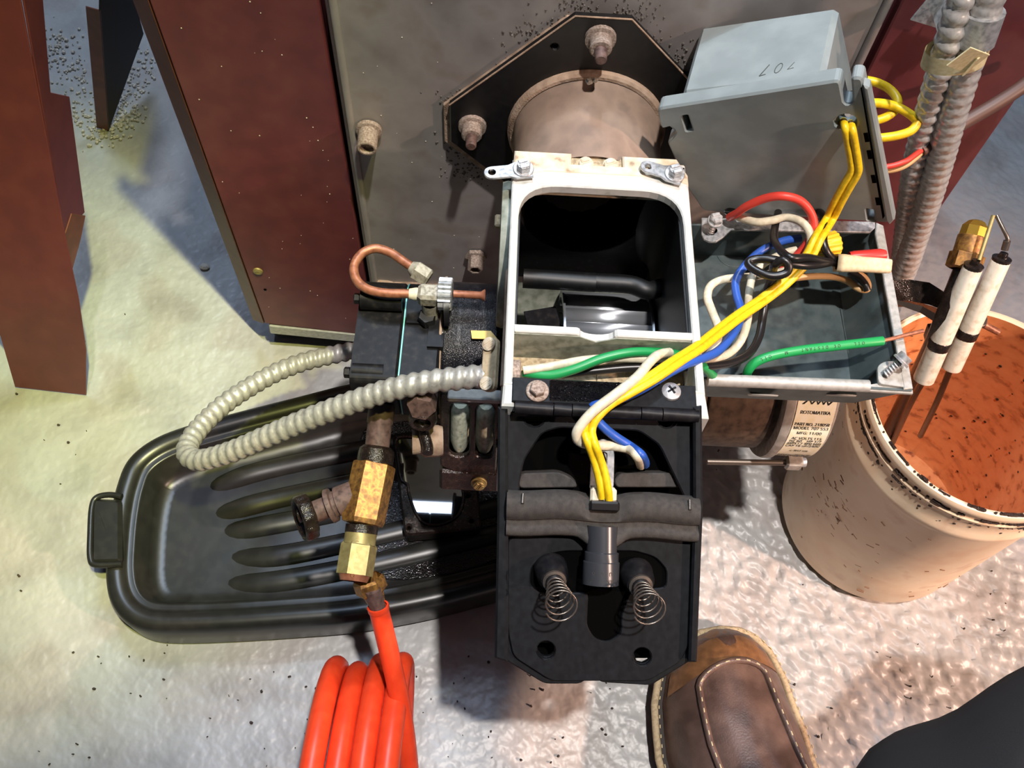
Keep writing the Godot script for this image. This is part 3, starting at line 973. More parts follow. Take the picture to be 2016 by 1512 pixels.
func cover(t: Node3D) -> void:
	# the hinged cover, swung open towards the viewer: local x to the right, y down its slope, z up off it
	var X = Transform3D(Basis(Vector3(0.9987, 0.0499, 0.0040), Vector3(0.0232, -0.5311, 0.8470), Vector3(-0.0444, 0.8458, 0.5316)), Vector3(0.0045, 0.3470, 0.2310))
	var W = func(p: Vector2, z := 0.0) -> Vector3: return X * Vector3(p.x, p.y, z)
	var s = st()
	slab(s, [Vector2(0.0062, 0.0033), Vector2(0.1013, 0.0014), Vector2(0.1014, 0.0049), Vector2(0.0063, 0.0068)], [], 0.0, 0.0035, X, 0.0008)
	var c = part(t, "hinged_cover", s, M.plate, "black igniter cover hanging open on its hinge")
	s = st()
	slab(s, [Vector2(0.0108, -0.2205), Vector2(0.1062, -0.2205), Vector2(0.1062, -0.2345), Vector2(0.0108, -0.2345)], [], 0.3548, 0.3566, Transform3D(Basis(Vector3.RIGHT, Vector3.FORWARD, Vector3.UP), Vector3.ZERO), 0.0004)
	part(c, "hinge_leaf", s, M.plate)
	s = st()
	box(s, Vector3(0.050, 0.3572, 0.2275), Vector3(0.040, 0.0022, 0.0115), Basis(), 0.0004)
	var rng = RandomNumberGenerator.new()
	rng.seed = 8
	for i in 170:
		var r = rng.randf_range(0.0005, 0.0013)
		lathe(s, [Vector2(r, -0.0004), Vector2(r * 0.75, r * 0.5), Vector2(0, r * 0.75)], along(Vector3(rng.randf_range(0.031, 0.069), 0.3582, rng.randf_range(0.2225, 0.2325)), Vector3(rng.randfn(0, 0.25), 1, rng.randfn(0, 0.25))), 6)
	part(c, "tar_patch", s, M.tar, "glossy tar-like sealant")
	s = st()
	for q in [[0.0125, 0.032], [0.0325, 0.0415], [0.042, 0.077], [0.0775, 0.088], [0.0885, 0.107]]:
		sweep(s, [Vector3(q[0], 0.3545, 0.2372), Vector3(q[1], 0.3545, 0.2372)], 0.0034, 14)
	part(c, "hinge_barrel", s, M.pumpblack)
	s = st()
	bolt(s, Vector3(0.0237, 0.3566, 0.2285), Vector3(0, 1, 0.1), 0.0042, 0.0055, 0.006, 6)
	part(c, "hinge_screw", s, M.rust, "rusty hex screw")
	s = st()
	var scp = Vector3(0.0931, 0.3566, 0.2250)
	lathe(s, [Vector2(0.0052, 0), Vector2(0.005, 0.0014), Vector2(0.003, 0.0026), Vector2(0, 0.003)], along(scp, Vector3(0, 1, 0)), 20)
	var ph = part(c, "hinge_screw", s, M.zinc, "bright cross-slot screw")
	s = st()
	box(s, scp + Vector3(0, 0.003, 0), Vector3(0.005, 0.0006, 0.0011), Basis(Vector3.UP, 0.6), 0.0001)
	box(s, scp + Vector3(0, 0.003, 0), Vector3(0.005, 0.0006, 0.0011), Basis(Vector3.UP, 0.6 + PI / 2), 0.0001)
	part(c, "screw_slot", s, M.pumpblack)
	# back plate with an opening and rims
	s = st()
	var outline = rounded([Vector2(-0.0005, 0.0019), Vector2(0.1043, -0.0018), Vector2(0.1069, 0.0522), Vector2(0.1067, 0.1323), Vector2(0.0842, 0.1479), Vector2(0.0581, 0.1472), Vector2(0.0546, 0.1451), Vector2(0.0508, 0.1452), Vector2(0.0466, 0.1484), Vector2(0.0278, 0.1491), Vector2(0.0012, 0.1338), Vector2(0.0006, 0.0555)], 0.003, 3)
	var opening = rounded([Vector2(0.0115, 0.0430), Vector2(0.0138, 0.0295), Vector2(0.0230, 0.0151), Vector2(0.0314, 0.0122), Vector2(0.0732, 0.0126), Vector2(0.0840, 0.0197), Vector2(0.0988, 0.0484), Vector2(0.0977, 0.0552), Vector2(0.0126, 0.0551)], 0.003, 3)
	slab(s, outline, [opening, circle(Vector2(0.0185, 0.0062), 0.0058, 16), circle(Vector2(0.0875, 0.0053), 0.0052, 16), circle(Vector2(0.0280, 0.1299), 0.0046, 18), circle(Vector2(0.0786, 0.1317), 0.0046, 18)], -0.0035, 0.0, X, 0.0008)
	part(c, "back_plate", s, M.plate)
	s = st()
	slab(s, [Vector2(0.0088, 0.0110), Vector2(0.1000, 0.0084), Vector2(0.1030, 0.0550), Vector2(0.0087, 0.0579)], [], -0.016, -0.0145, X, 0.0004)
	part(c, "dark_backing", s, M.shade_black)  # black sheet behind the opening, standing in for its shade
	s = st()
	slab(s, [Vector2(0.0172, 0.1261), Vector2(0.0962, 0.1234), Vector2(0.0967, 0.1379), Vector2(0.0176, 0.1407)], [], -0.016, -0.0145, X, 0.0004)
	part(c, "dark_backing", s, M.shade_black)  # same black sheet behind the two lower holes
	s = st()
	slab(s, [Vector2(-0.0005, 0.0019), Vector2(0.0045, 0.0023), Vector2(0.0080, 0.1155), Vector2(0.0080, 0.1358), Vector2(0.0012, 0.1338), Vector2(0.0006, 0.0555)], [], 0.0, 0.0065, X, 0.0012)
	part(c, "side_rim", s, M.plate)
	s = st()
	slab(s, [Vector2(0.0999, -0.0009), Vector2(0.1043, -0.0018), Vector2(0.1069, 0.0522), Vector2(0.1067, 0.1323), Vector2(0.1024, 0.1325), Vector2(0.1021, 0.0523)], [], 0.0, 0.0065, X, 0.0012)
	part(c, "side_rim", s, M.plate)
	s = st()
	slab(s, rounded([Vector2(0.0063, 0.0704), Vector2(0.1037, 0.0673), Vector2(0.1036, 0.1226), Vector2(0.0992, 0.1337), Vector2(0.0825, 0.1447), Vector2(0.0312, 0.1465), Vector2(0.0107, 0.1340), Vector2(0.0076, 0.1204)], 0.004, 4), [rounded([Vector2(0.0185, 0.0955), Vector2(0.0190, 0.0860), Vector2(0.0253, 0.0796), Vector2(0.0359, 0.0768), Vector2(0.0732, 0.0756), Vector2(0.0839, 0.0785), Vector2(0.0900, 0.0850), Vector2(0.0898, 0.0945), Vector2(0.0712, 0.0965), Vector2(0.0669, 0.1102), Vector2(0.0672, 0.1198), Vector2(0.0601, 0.1246), Vector2(0.0534, 0.1230), Vector2(0.0491, 0.1163), Vector2(0.0494, 0.0986), Vector2(0.0232, 0.0995)], 0.003, 3), circle(Vector2(0.0280, 0.1299), 0.0048, 18), circle(Vector2(0.0786, 0.1317), 0.0048, 18)], 0.0, 0.0022, X, 0.0006)
	part(c, "inner_plate", s, M.plate)
	s = st()
	slab(s, [Vector2(0.0172, 0.0760), Vector2(0.0907, 0.0737), Vector2(0.0925, 0.1243), Vector2(0.0185, 0.1269)], [], -0.0006, 0.0003, X)
	part(c, "dark_recess", s, M.shade_black)  # black sheet, shade of the recess painted in
	s = st()
	for q in [[Vector2(0.0113, 0.0377), Vector2(0.0321, 0.0362), Vector2(0.0396, 0.0395), Vector2(0.0429, 0.0440), Vector2(0.0110, 0.0455)], [Vector2(0.0614, 0.0396), Vector2(0.0645, 0.0358), Vector2(0.0930, 0.0349), Vector2(0.0980, 0.0423), Vector2(0.0628, 0.0433)]]:
		slab(s, rounded(q, 0.003, 3), [], -0.0145, -0.004, X, 0.0006)
	part(c, "ledge_plate", s, M.gasket)
	# rubber gasket bar across the middle with a bulge round the sensor
	s = st()
	var prof = [[-0.0, 0.0], [0.0005, 0.010], [0.004, 0.0135], [0.009, 0.0135], [0.0128, 0.0115], [0.0138, 0.0085], [0.0155, 0.0085], [0.018, 0.0105], [0.0212, 0.0105], [0.0228, 0.0075], [0.0228, 0.0]]
	var rings = []
	for i in 41:
		var f = i / 40.0
		var x = lerpf(0.0055, 0.1045, f)
		var bulge = exp(-pow((x - 0.0555) / 0.0105, 4.0))
		var ring = []
		for q in prof.size():
			var v: Array = prof[q]
			var yy: float = v[0]
			var zz: float = v[1]
			if q <= 3:
				zz -= bulge * 0.0035
				yy += bulge * 0.002 * (1.0 if q < 3 else 2.0)
			elif q >= 7:
				yy += bulge * 0.0045
				zz += bulge * 0.003
			ring.append(X * Vector3(x, 0.0452 + yy + 0.0006 * sin(x * 140.0), zz))
		rings.append(ring)
	skin(s, rings, false, true, true)
	part(c, "rubber_gasket", s, M.gasket, "dusty rubber gasket bar")
	s = st()
	for px in [Vector2(0.0137, 0.0475), Vector2(0.0988, 0.0481)]:
		sweep(s, [W.call(px + Vector2(0, -0.002), 0.0115), W.call(px + Vector2(0, 0.0025), 0.0145)], 0.0008, 6)
	part(c, "retaining_pin", s, M.steelrod)
	# two contact posts with conical springs
	for q in [[Vector2(0.0292, 0.0865), Vector3(0.0395, 0.3279, 0.3321)], [Vector2(0.0741, 0.0877), Vector3(0.0824, 0.3300, 0.3323)]]:
		var b: Vector3 = W.call(q[0], 0.0)
		var e: Vector3 = q[1]
		var d = (e - b)
		var n = (d.normalized() + X.basis.z * 0.4).normalized()
		var A = along(b, d)
		s = st()
		lathe(s, [Vector2(0.0090, 0.0), Vector2(0.0082, 0.009), Vector2(0.0068, 0.0125), Vector2(0.0048, 0.0128), Vector2(0.0048, 0.016), Vector2(0.0038, 0.017), Vector2(0, 0.017)], A, 20)
		var post = part(c, "contact_post", s, M.pumpblack)
		s = st()
		lathe(s, [Vector2(0.0050, 0.0125), Vector2(0.0062, 0.0128), Vector2(0.0062, 0.0142), Vector2(0.0048, 0.0146)], A, 20)
		part(post, "contact_ring", s, M.steelrod)
		s = st()
		var pts = []
		var L = d.length()
		for i in 121:
			var f = i / 120.0
			var a = f * TAU * 5.5
			var rr = lerpf(0.0036, 0.0082, f)
			pts.append(A * Vector3(cos(a) * rr, lerpf(0.014, L, f), sin(a) * rr))
		sweep(s, pts, 0.00048, 6)
		part(post, "spring", s, M.steelrod, "conical wire spring")
	# flame sensor: metal bracket, white body with black band, grey cap below the gasket
	s = st()
	slab(s, rounded([Vector2(0.0484, 0.0245), Vector2(0.0507, 0.0191), Vector2(0.0540, 0.0169), Vector2(0.0581, 0.0183), Vector2(0.0606, 0.0241), Vector2(0.0607, 0.0429), Vector2(0.0482, 0.0438)], 0.002, 3), [rounded([Vector2(0.0524, 0.0239), Vector2(0.0569, 0.0237), Vector2(0.0571, 0.0312), Vector2(0.0526, 0.0308)], 0.002, 3)], 0.0, 0.0014, Transform3D(X.basis, X * Vector3(0, 0, 0.002)), 0.0003)
	var br = part(c, "sensor_bracket", s, M.zinc)
	s = st()
	box(s, W.call(Vector2(0.0551, 0.0498), 0.007), Vector3(0.0135, 0.016, 0.006), X.basis, 0.0012)
	part(br, "sensor_body", s, M.white_wire)
	s = st()
	box(s, W.call(Vector2(0.0556, 0.0505), 0.0105), Vector3(0.0152, 0.0052, 0.0072), X.basis, 0.001)
	part(br, "sensor_band", s, M.black_wire)
	s = st()
	var c0: Vector3 = W.call(Vector2(0.0551, 0.0673), 0.010)
	var c1 = Vector3(0.0606, 0.3125, 0.3150)
	var cx = along(c0, c1 - c0)
	var CL = c0.distance_to(c1)
	lathe(s, [Vector2(0.0078, -0.006), Vector2(0.0078, CL * 0.30), Vector2(0.0088, CL * 0.32), Vector2(0.0088, CL * 0.5), Vector2(0.0094, CL * 0.52), Vector2(0.0094, CL), Vector2(0.008, CL), Vector2(0.0075, CL - 0.003), Vector2(0, CL - 0.003)], cx, 28)
	var cap = part(br, "sensor_cap", s, plain(c8(56, 58, 62), 0.28, 0.2), "grey cylinder with faint stamped characters")
	var row = 0
	for txt in ["MK 1 2", "0 0 8"]:
		var chars: String = txt
		for i in chars.length():
			if chars[i] == " ":
				continue
			var tm = TextMesh.new()
			tm.text = chars[i]
			tm.font = SystemFont.new()
			tm.font.font_names = PackedStringArray(["Droid Sans"])
			tm.font_size = 32
			tm.pixel_size = 0.00009
			tm.depth = 0.0001
			var ang = (i - chars.length() * 0.5 + 0.5) * 0.24
			var ctr = cx.origin + cx.basis.y * (CL * (0.86 - 0.16 * row))
			var up = X.basis.z
			var right = X.basis.x
			var dirn = (up * cos(ang) - right * sin(ang)).normalized()
			var mi = MeshInstance3D.new()
			mi.mesh = tm
			mi.material_override = M.gasket
			mi.name = numbered(br, "stamped_character")
			br.add_child(mi, true)
			var tx = -(right * cos(ang) + up * sin(ang)).normalized()
			mi.transform = Transform3D(Basis(tx, dirn.cross(tx), dirn), ctr + dirn * 0.00945 - base_of(br))
		row += 1


func motor() -> void:
	var t = thing("burner_motor", Vector3(0.165, 0.165, 0.13), "brown electric motor with a printed cream rating label, under the open wiring box", "motor")
	var A = Transform3D(Basis(Vector3.BACK, Vector3.RIGHT, Vector3.UP), Vector3(0.1125, 0.225, 0.13))
	var s = st()
	lathe(s, [Vector2(0, 0.0), Vector2(0.050, 0.0), Vector2(0.056, 0.004), Vector2(0.058, 0.020), Vector2(0.052, 0.028), Vector2(0, 0.028)], A, 48)
	part(t, "front_bell", s, M.motor_brown)
	s = st()
	lathe(s, [Vector2(0.050, 0.028), Vector2(0.0545, 0.0285), Vector2(0.0555, 0.030), Vector2(0.0555, 0.070), Vector2(0.0545, 0.0705), Vector2(0.0525, 0.071), Vector2(0.0525, 0.0757)], A, 48)
	part(t, "stator_laminations", s, M.motor_brown)
	s = st()
	lathe(s, [Vector2(0.050, 0.0755), Vector2(0.0612, 0.0755), Vector2(0.062, 0.0775), Vector2(0.062, 0.081), Vector2(0.0595, 0.0825), Vector2(0.0595, 0.1085), Vector2(0.0575, 0.1105), Vector2(0, 0.1105)], A, 64)
	part(t, "end_bell", s, M.motor_grey)
	# label curved on the end bell
	s = st()
	var a0 = -0.66
	var a1 = 0.95
	var rr = 0.0598
	var rings = []
	for i in 25:
		var a = lerpf(a0, a1, i / 24.0)
		rings.append([Vector3(0.1955, 0.225 + sin(a) * rr, 0.13 + cos(a) * rr), Vector3(0.2205, 0.225 + sin(a) * rr, 0.13 + cos(a) * rr)])
	skin(s, rings, false)
	var lab = part(t, "rating_label", s, M.label, "cream printed rating label")
	s = st()
	var zz = [Vector2(-0.009, -0.0015), Vector2(-0.0055, 0.0022), Vector2(-0.0035, -0.0012), Vector2(-0.0008, 0.0020), Vector2(0.0005, -0.0012), Vector2(0.0026, 0.0020), Vector2(0.0040, -0.0012), Vector2(0.0058, 0.0020), Vector2(0.0072, -0.0015), Vector2(0.0096, 0.0014)]
	var path = []
	for p in zz:
		var a: float = 0.70 + p.y / rr
		path.append(Vector3(0.208 + p.x, 0.225 + sin(a) * (rr + 0.0003), 0.13 + cos(a) * (rr + 0.0003)))
	sweep(s, path, 0.00042, 5)
	part(lab, "zigzag_logo", s, M.ink)
	var lines = [["ROTOMATIKA", 0.575, 0.0022, 0.0], ["PART NO. 21805R", 0.42, 0.0015, 0.0], ["MODEL 707 553", 0.365, 0.0015, 0.0], ["MFG: 11/00", 0.29, 0.0015, 0.0], ["AC VOLTS 115", 0.20, 0.0015, 0.0], ["HZ 60    HP 1/7", 0.15, 0.0015, 0.0], ["AMPS 1.7  RPM 3450", 0.10, 0.0015, 0.0], ["CAP 16 uF/240V", 0.05, 0.0015, 0.0], ["c RU us", -0.08, 0.0030, 0.0], ["THERMALLY PROTECTED", -0.25, 0.0013, 0.0], ["USED ON FLAMMABLE LIQUID", -0.31, 0.0012, 0.0], ["MADE IN MEXICO", -0.37, 0.0012, 0.0]]
	for q in lines:
		var tm = TextMesh.new()
		tm.text = q[0]
		tm.font = SystemFont.new()
		tm.font.font_names = PackedStringArray(["Droid Sans"])
		tm.font_size = 32
		tm.pixel_size = float(q[2]) / 26.0
		tm.depth = 0.0001
		var mi = MeshInstance3D.new()
		mi.mesh = tm
		mi.material_override = M.ink
		mi.name = numbered(lab, "label_text")
		lab.add_child(mi, true)
		var a: float = q[1]
		var n = Vector3(0, sin(a), cos(a))
		var w: float = tm.get_aabb().size.x
		var sc = minf(1.0, 0.0225 / maxf(w, 0.001))
		mi.transform = Transform3D(Basis(Vector3.RIGHT * sc, n.cross(Vector3.RIGHT), n), Vector3(0.208, 0.225, 0.13) + n * (rr + 0.0002) - base_of(lab))
	s = st()
	sweep(s, [Vector3(0.1550, 0.1830, 0.1839), Vector3(0.2191, 0.1830, 0.1814)], 0.0022, 10)
	part(t, "through_bolt", s, M.steelrod)
	s = st()
	box(s, Vector3(0.2170, 0.1830, 0.1807), Vector3(0.012, 0.010, 0.010), Basis(), 0.0015)
	part(t, "bolt_lug", s, M.motor_grey)
	s = st()
	lathe(s, [Vector2(0.0035, 0), Vector2(0.0034, 0.003), Vector2(0, 0.004)], along(Vector3(0.2228, 0.1830, 0.1808), Vector3.RIGHT), 12)
	part(t, "bolt_nut", s, M.zinc)


func pump() -> void:
	var t = thing("fuel_pump", Vector3(-0.04, 0.16, 0.15), "black oil pump with yellow arrow sticker and windowed coupling, left of the housing", "pump")
	var s = st()
	var top = 0.272
	# main block: the cover half and the body half with a thin bright seam between them
	var prof = rounded([Vector2(0.098, 0.262), Vector2(0.11, top), Vector2(0.178, top), Vector2(0.181, top - 0.004), Vector2(0.179, 0.222), Vector2(0.165, 0.214), Vector2(0.112, 0.214), Vector2(0.102, 0.22)], 0.005, 3)
	var PX = Transform3D(Basis(Vector3.BACK, Vector3.UP, Vector3.RIGHT), Vector3.ZERO)
	slab(s, prof, [], -0.0885, -0.0585, PX, 0.002)
	part(t, "cover_half", s, M.pumpblack)
	s = st()
	slab(s, prof, [], -0.0577, -0.034, PX, 0.0015)
	part(t, "body_half", s, M.pumpblack)
	s = st()
	slab(s, inset(prof, -0.0001), [], -0.0586, -0.0576, PX)
	part(t, "seam_gasket", s, plain(c8(120, 200, 190), 0.5), "thin green gasket line")
	s = st()
	sweep(s, [Vector3(-0.0865, 0.278, 0.124), Vector3(-0.060, 0.278, 0.124)], 0.0068, 16)
	part(t, "bolt_boss", s, M.pumpblack)
	s = st()
	sweep(s, [Vector3(-0.0875, 0.268, 0.172), Vector3(-0.068, 0.268, 0.172)], 0.0055, 16)
	part(t, "bolt_boss", s, M.pumpblack)
	for q in [Vector3(-0.0865, 0.278, 0.124), Vector3(-0.0885, 0.266, 0.172), Vector3(-0.0885, 0.228, 0.172)]:
		s = st()
		bolt(s, q, Vector3(-1, 0, 0), 0.0036, 0.0045, 0.0, 6)
		part(t, "cover_bolt", s, M.pumpblack)
	s = st()
	slab(s, [Vector2(-0.0565, 0.111), Vector2(-0.032, 0.111), Vector2(-0.032, 0.155), Vector2(-0.042, 0.155), Vector2(-0.042, 0.138), Vector2(-0.0565, 0.138)], [], -0.2745, -0.268, Transform3D(Basis(Vector3.RIGHT, Vector3.BACK, Vector3.DOWN), Vector3.ZERO), 0.0006)
	part(t, "top_pad", s, M.pumpblack)
	s = st()
	bolt(s, Vector3(-0.0431, 0.2720, 0.1346), Vector3(0, 1, 0.15), 0.0060, 0.009, 0.0, 6)
	part(t, "plug_bolt", s, M.black, "black hex plug")
	# coupling drum, ends against the housing
	var DX = Transform3D(Basis(Vector3.BACK, Vector3.RIGHT, Vector3.UP), Vector3(-0.034, 0.229, 0.128))
	s = st()
	lathe(s, [Vector2(0.020, 0.0), Vector2(0.0485, 0.0), Vector2(0.0485, 0.0018), Vector2(0.0455, 0.0022), Vector2(0.0455, 0.036), Vector2(0.048, 0.038), Vector2(0.048, 0.041), Vector2(0.02, 0.041)], DX, 56)
	part(t, "coupling_drum", s, M.gloss)
	s = st()
	lathe(s, [Vector2(0.0486, -0.001), Vector2(0.0490, -0.0006), Vector2(0.0490, 0.0004), Vector2(0.0486, 0.0008)], DX, 56)
	part(t, "drum_flange_edge", s, M.dust)
	s = st()
	slab(s, [Vector3(-0.0149, 0.2735, 0.1416), Vector3(-0.0022, 0.2735, 0.1412), Vector3(0.0025, 0.2735, 0.1471), Vector3(-0.0139, 0.2735, 0.1476)].map(func(p): return Vector2(p.x, p.z)), [], 0.0, 0.0006, Transform3D(Basis(Vector3.RIGHT, Vector3.BACK, Vector3.DOWN), Vector3(0, 0.2745, 0)))
	part(t, "arrow_sticker", s, M.sticker, "yellow arrow sticker")
	# windowed front bracket: two upright openings with the pale coupling behind
	s = st()
	var BX = Transform3D(Basis(Vector3.RIGHT, Vector3(0, 0.93, -0.36).normalized(), Vector3(0, 0.36, 0.93).normalized()), Vector3(0, 0.222, 0.191))
	var w1 = rounded([Vector2(-0.0265, 0.028), Vector2(-0.013, 0.028), Vector2(-0.013, -0.020), Vector2(-0.0265, -0.020)], 0.006, 4)
	var w2 = rounded([Vector2(-0.009, 0.028), Vector2(0.003, 0.028), Vector2(0.003, -0.020), Vector2(-0.009, -0.020)], 0.006, 4)
	slab(s, rounded([Vector2(-0.0325, 0.036), Vector2(0.0060, 0.036), Vector2(0.0060, -0.036), Vector2(-0.012, -0.040), Vector2(-0.0325, -0.030)], 0.003, 3), [w1, w2], -0.004, 0.0, BX, 0.001)
	part(t, "window_frame", s, M.oily)
	for x in [-0.0198, -0.003]:
		s = st()
		var cr = []
		for i in 11:
			var a = PI * i / 10.0
			cr.append(Vector2(x - cos(a) * 0.0068, 0.0))
		var rings = []
		for j in 8:
			var yy = lerpf(0.019, -0.021, j / 7.0)
			var e = 0.0016 if (j == 0 or j == 7) else 0.0
			var ring = []
			for i in 11:
				var a = PI * i / 10.0
				ring.append(BX * Vector3(x - cos(a) * (0.0066 - e), yy, -0.014 + sin(a) * (0.0105 - e)))
			rings.append(ring)
		skin(s, rings, false, true, true)
		part(t, "coupling_segment", s, M.coil)
	s = st()
	box(s, BX * Vector3(-0.013, 0.0, -0.019), Vector3(0.038, 0.07, 0.004), BX.basis, 0.0005)
	part(t, "window_back", s, M.shade_black)  # black sheet that gives the windows their shade
	s = st()
	box(s, BX * Vector3(-0.0105, 0.036, 0.001), Vector3(0.034, 0.004, 0.010), BX.basis, 0.0008)
	part(t, "bracket_lip", s, M.galv)
	s = st()
	box(s, BX * Vector3(-0.012, -0.043, -0.004), Vector3(0.042, 0.020, 0.010), BX.basis, 0.002)
	part(t, "bracket_foot", s, M.oily)
	s = st()
	bolt(s, BX * Vector3(-0.0055, -0.043, 0.001), BX.basis.z, 0.0042, 0.004, 0.0056, 14, true)
	part(t, "foot_screw", s, M.brass_clean)
	# brown union nut with a black plug below, and the strainer drain to its right
	s = st()
	bolt(s, Vector3(-0.0427, 0.2620, 0.1824), Vector3(0.02, 0.45, 0.9), 0.0092, 0.017, 0.0095, 6)
	part(t, "union_nut", s, M.brownpipe)
	s = st()
	lathe(s, [Vector2(0.0088, 0.0), Vector2(0.0092, 0.006), Vector2(0.0075, 0.009), Vector2(0.0055, 0.0085), Vector2(0.0055, 0.005), Vector2(0, 0.005)], along(Vector3(-0.0422, 0.2560, 0.1926), Vector3(0.02, 0.15, 1)), 20)
	part(t, "union_plug", s, M.oily)
	s = st()
	sweep(s, smooth([Vector3(-0.0428, 0.2450, 0.1942), Vector3(-0.0414, 0.2380, 0.1994), Vector3(-0.0390, 0.2360, 0.2063), Vector3(-0.0387, 0.2360, 0.2113)], 5), 0.0036, 12)
	part(t, "drain_stub", s, M.oily)
	s = st()
	lathe(s, [Vector2(0.0095, 0.0), Vector2(0.0105, 0.003), Vector2(0.0105, 0.012), Vector2(0.0085, 0.014), Vector2(0.0085, 0.020), Vector2(0, 0.020)], along(Vector3(-0.0302, 0.2250, 0.1970), Vector3(-1, 0.05, 0.1)), 20)
	part(t, "bleed_fitting", s, M.dust)
	# vent valve with chrome knurled wheel, flared copper stub
	s = st()
	box(s, Vector3(-0.0409, 0.2920, 0.1280), Vector3(0.016, 0.011, 0.012), Basis(), 0.002)
	lathe(s, [Vector2(0.0055, -0.02), Vector2(0.0055, -0.002)], along(Vector3(-0.0413, 0.2920, 0.1315), Vector3.UP), 14)
	var v = part(t, "vent_valve", s, M.dullnut)
	s = st()
	var WX = along(Vector3(-0.0359, 0.2920, 0.1265), Vector3(1, 0.02, 0.02))
	var pr = []
	for i in 60:
		var a = TAU * i / 60.0
		var r = 0.0098 + 0.0006 * signf(sin(a * 15.0))
		pr.append(Vector2(cos(a) * r, sin(a) * r))
	slab(s, pr, [], 0.0, 0.0085, Transform3D(Basis(WX.basis.z, WX.basis.x, WX.basis.y), WX.origin), 0.0006)
	part(v, "knurled_wheel", s, M.zinc)
	s = st()
	lathe(s, [Vector2(0.0024, 0.0), Vector2(0.0024, 0.017), Vector2(0.0040, 0.0195), Vector2(0.0034, 0.020), Vector2(0.002, 0.018)], along(Vector3(-0.0267, 0.2920, 0.1260), Vector3(1, 0.0, 0.01)), 16)
	part(v, "flared_stub", s, M.copper)
	s = st()
	lathe(s, [Vector2(0.0115, 0.0), Vector2(0.0115, 0.0035), Vector2(0, 0.0035)], along(Vector3(-0.0293, 0.2850, 0.1322), Vector3(-1, 0, 0.1)), 24)
	part(v, "valve_disc", s, M.black)
	# bent copper tube with its flare nut
	var ct = thing("copper_tube", Vector3(-0.0826, 0.2800, 0.0845), "bent bare copper tube looping from a grey flare nut to the pump vent valve", "tube")
	s = st()
	wire(s, [Vector3(-0.0512, 0.2880, 0.1069), Vector3(-0.0604, 0.2890, 0.1009), Vector3(-0.0698, 0.2900, 0.0950), Vector3(-0.0797, 0.2910, 0.0931), Vector3(-0.0877, 0.2910, 0.0981), Vector3(-0.0914, 0.2910, 0.1084), Vector3(-0.0883, 0.2910, 0.1189), Vector3(-0.0805, 0.2910, 0.1254), Vector3(-0.0691, 0.2910, 0.1275), Vector3(-0.0564, 0.2910, 0.1271), Vector3(-0.0420, 0.2910, 0.1266)], 0.0030, 12)
	part(ct, "tube", s, M.copper)
	s = st()
	var d0 = Vector3(-0.0560, 0.2880, 0.1036)
	var d1 = Vector3(-0.0436, 0.2840, 0.1096)
	lathe(s, [Vector2(0.0036, 0.0), Vector2(0.0052, 0.003), Vector2(0.0058, 0.004)], along(d0, d1 - d0), 18)
	lathe(s, [Vector2(0.0066, 0.004), Vector2(0.0066, 0.013), Vector2(0.0050, 0.0145), Vector2(0, 0.0145)], along(d0, d1 - d0), 6, true)
	part(ct, "flare_nut", s, M.dullnut)
	s = st()
	lathe(s, [Vector2(0.0033, -0.004), Vector2(0.0042, 0.0), Vector2(0.0042, 0.008)], along(Vector3(-0.0506, 0.2910, 0.1271), Vector3.RIGHT), 16)
	part(ct, "tube_sleeve", s, M.white_wire)


func flat2(a: Array) -> PackedVector2Array:
	var o = PackedVector2Array()
	for p in a:
		o.append(Vector2(p.x, p.z))
	return o


func closed_curve(a: Array, sub := 6) -> PackedVector2Array:
	var o = PackedVector2Array()
	var n = a.size()
	for i in n:
		var p0 = Vector2(a[(i + n - 1) % n].x, a[(i + n - 1) % n].z)
		var p1 = Vector2(a[i].x, a[i].z)
		var p2 = Vector2(a[(i + 1) % n].x, a[(i + 1) % n].z)
		var p3 = Vector2(a[(i + 2) % n].x, a[(i + 2) % n].z)
		for k in sub:
			o.append(p1.cubic_interpolate(p2, p0, p3, float(k) / sub))
	return o


func ring3(p: PackedVector2Array, y: float) -> Array:
	var o = []
	for q in p:
		o.append(Vector3(q.x, y, q.y))
	return o


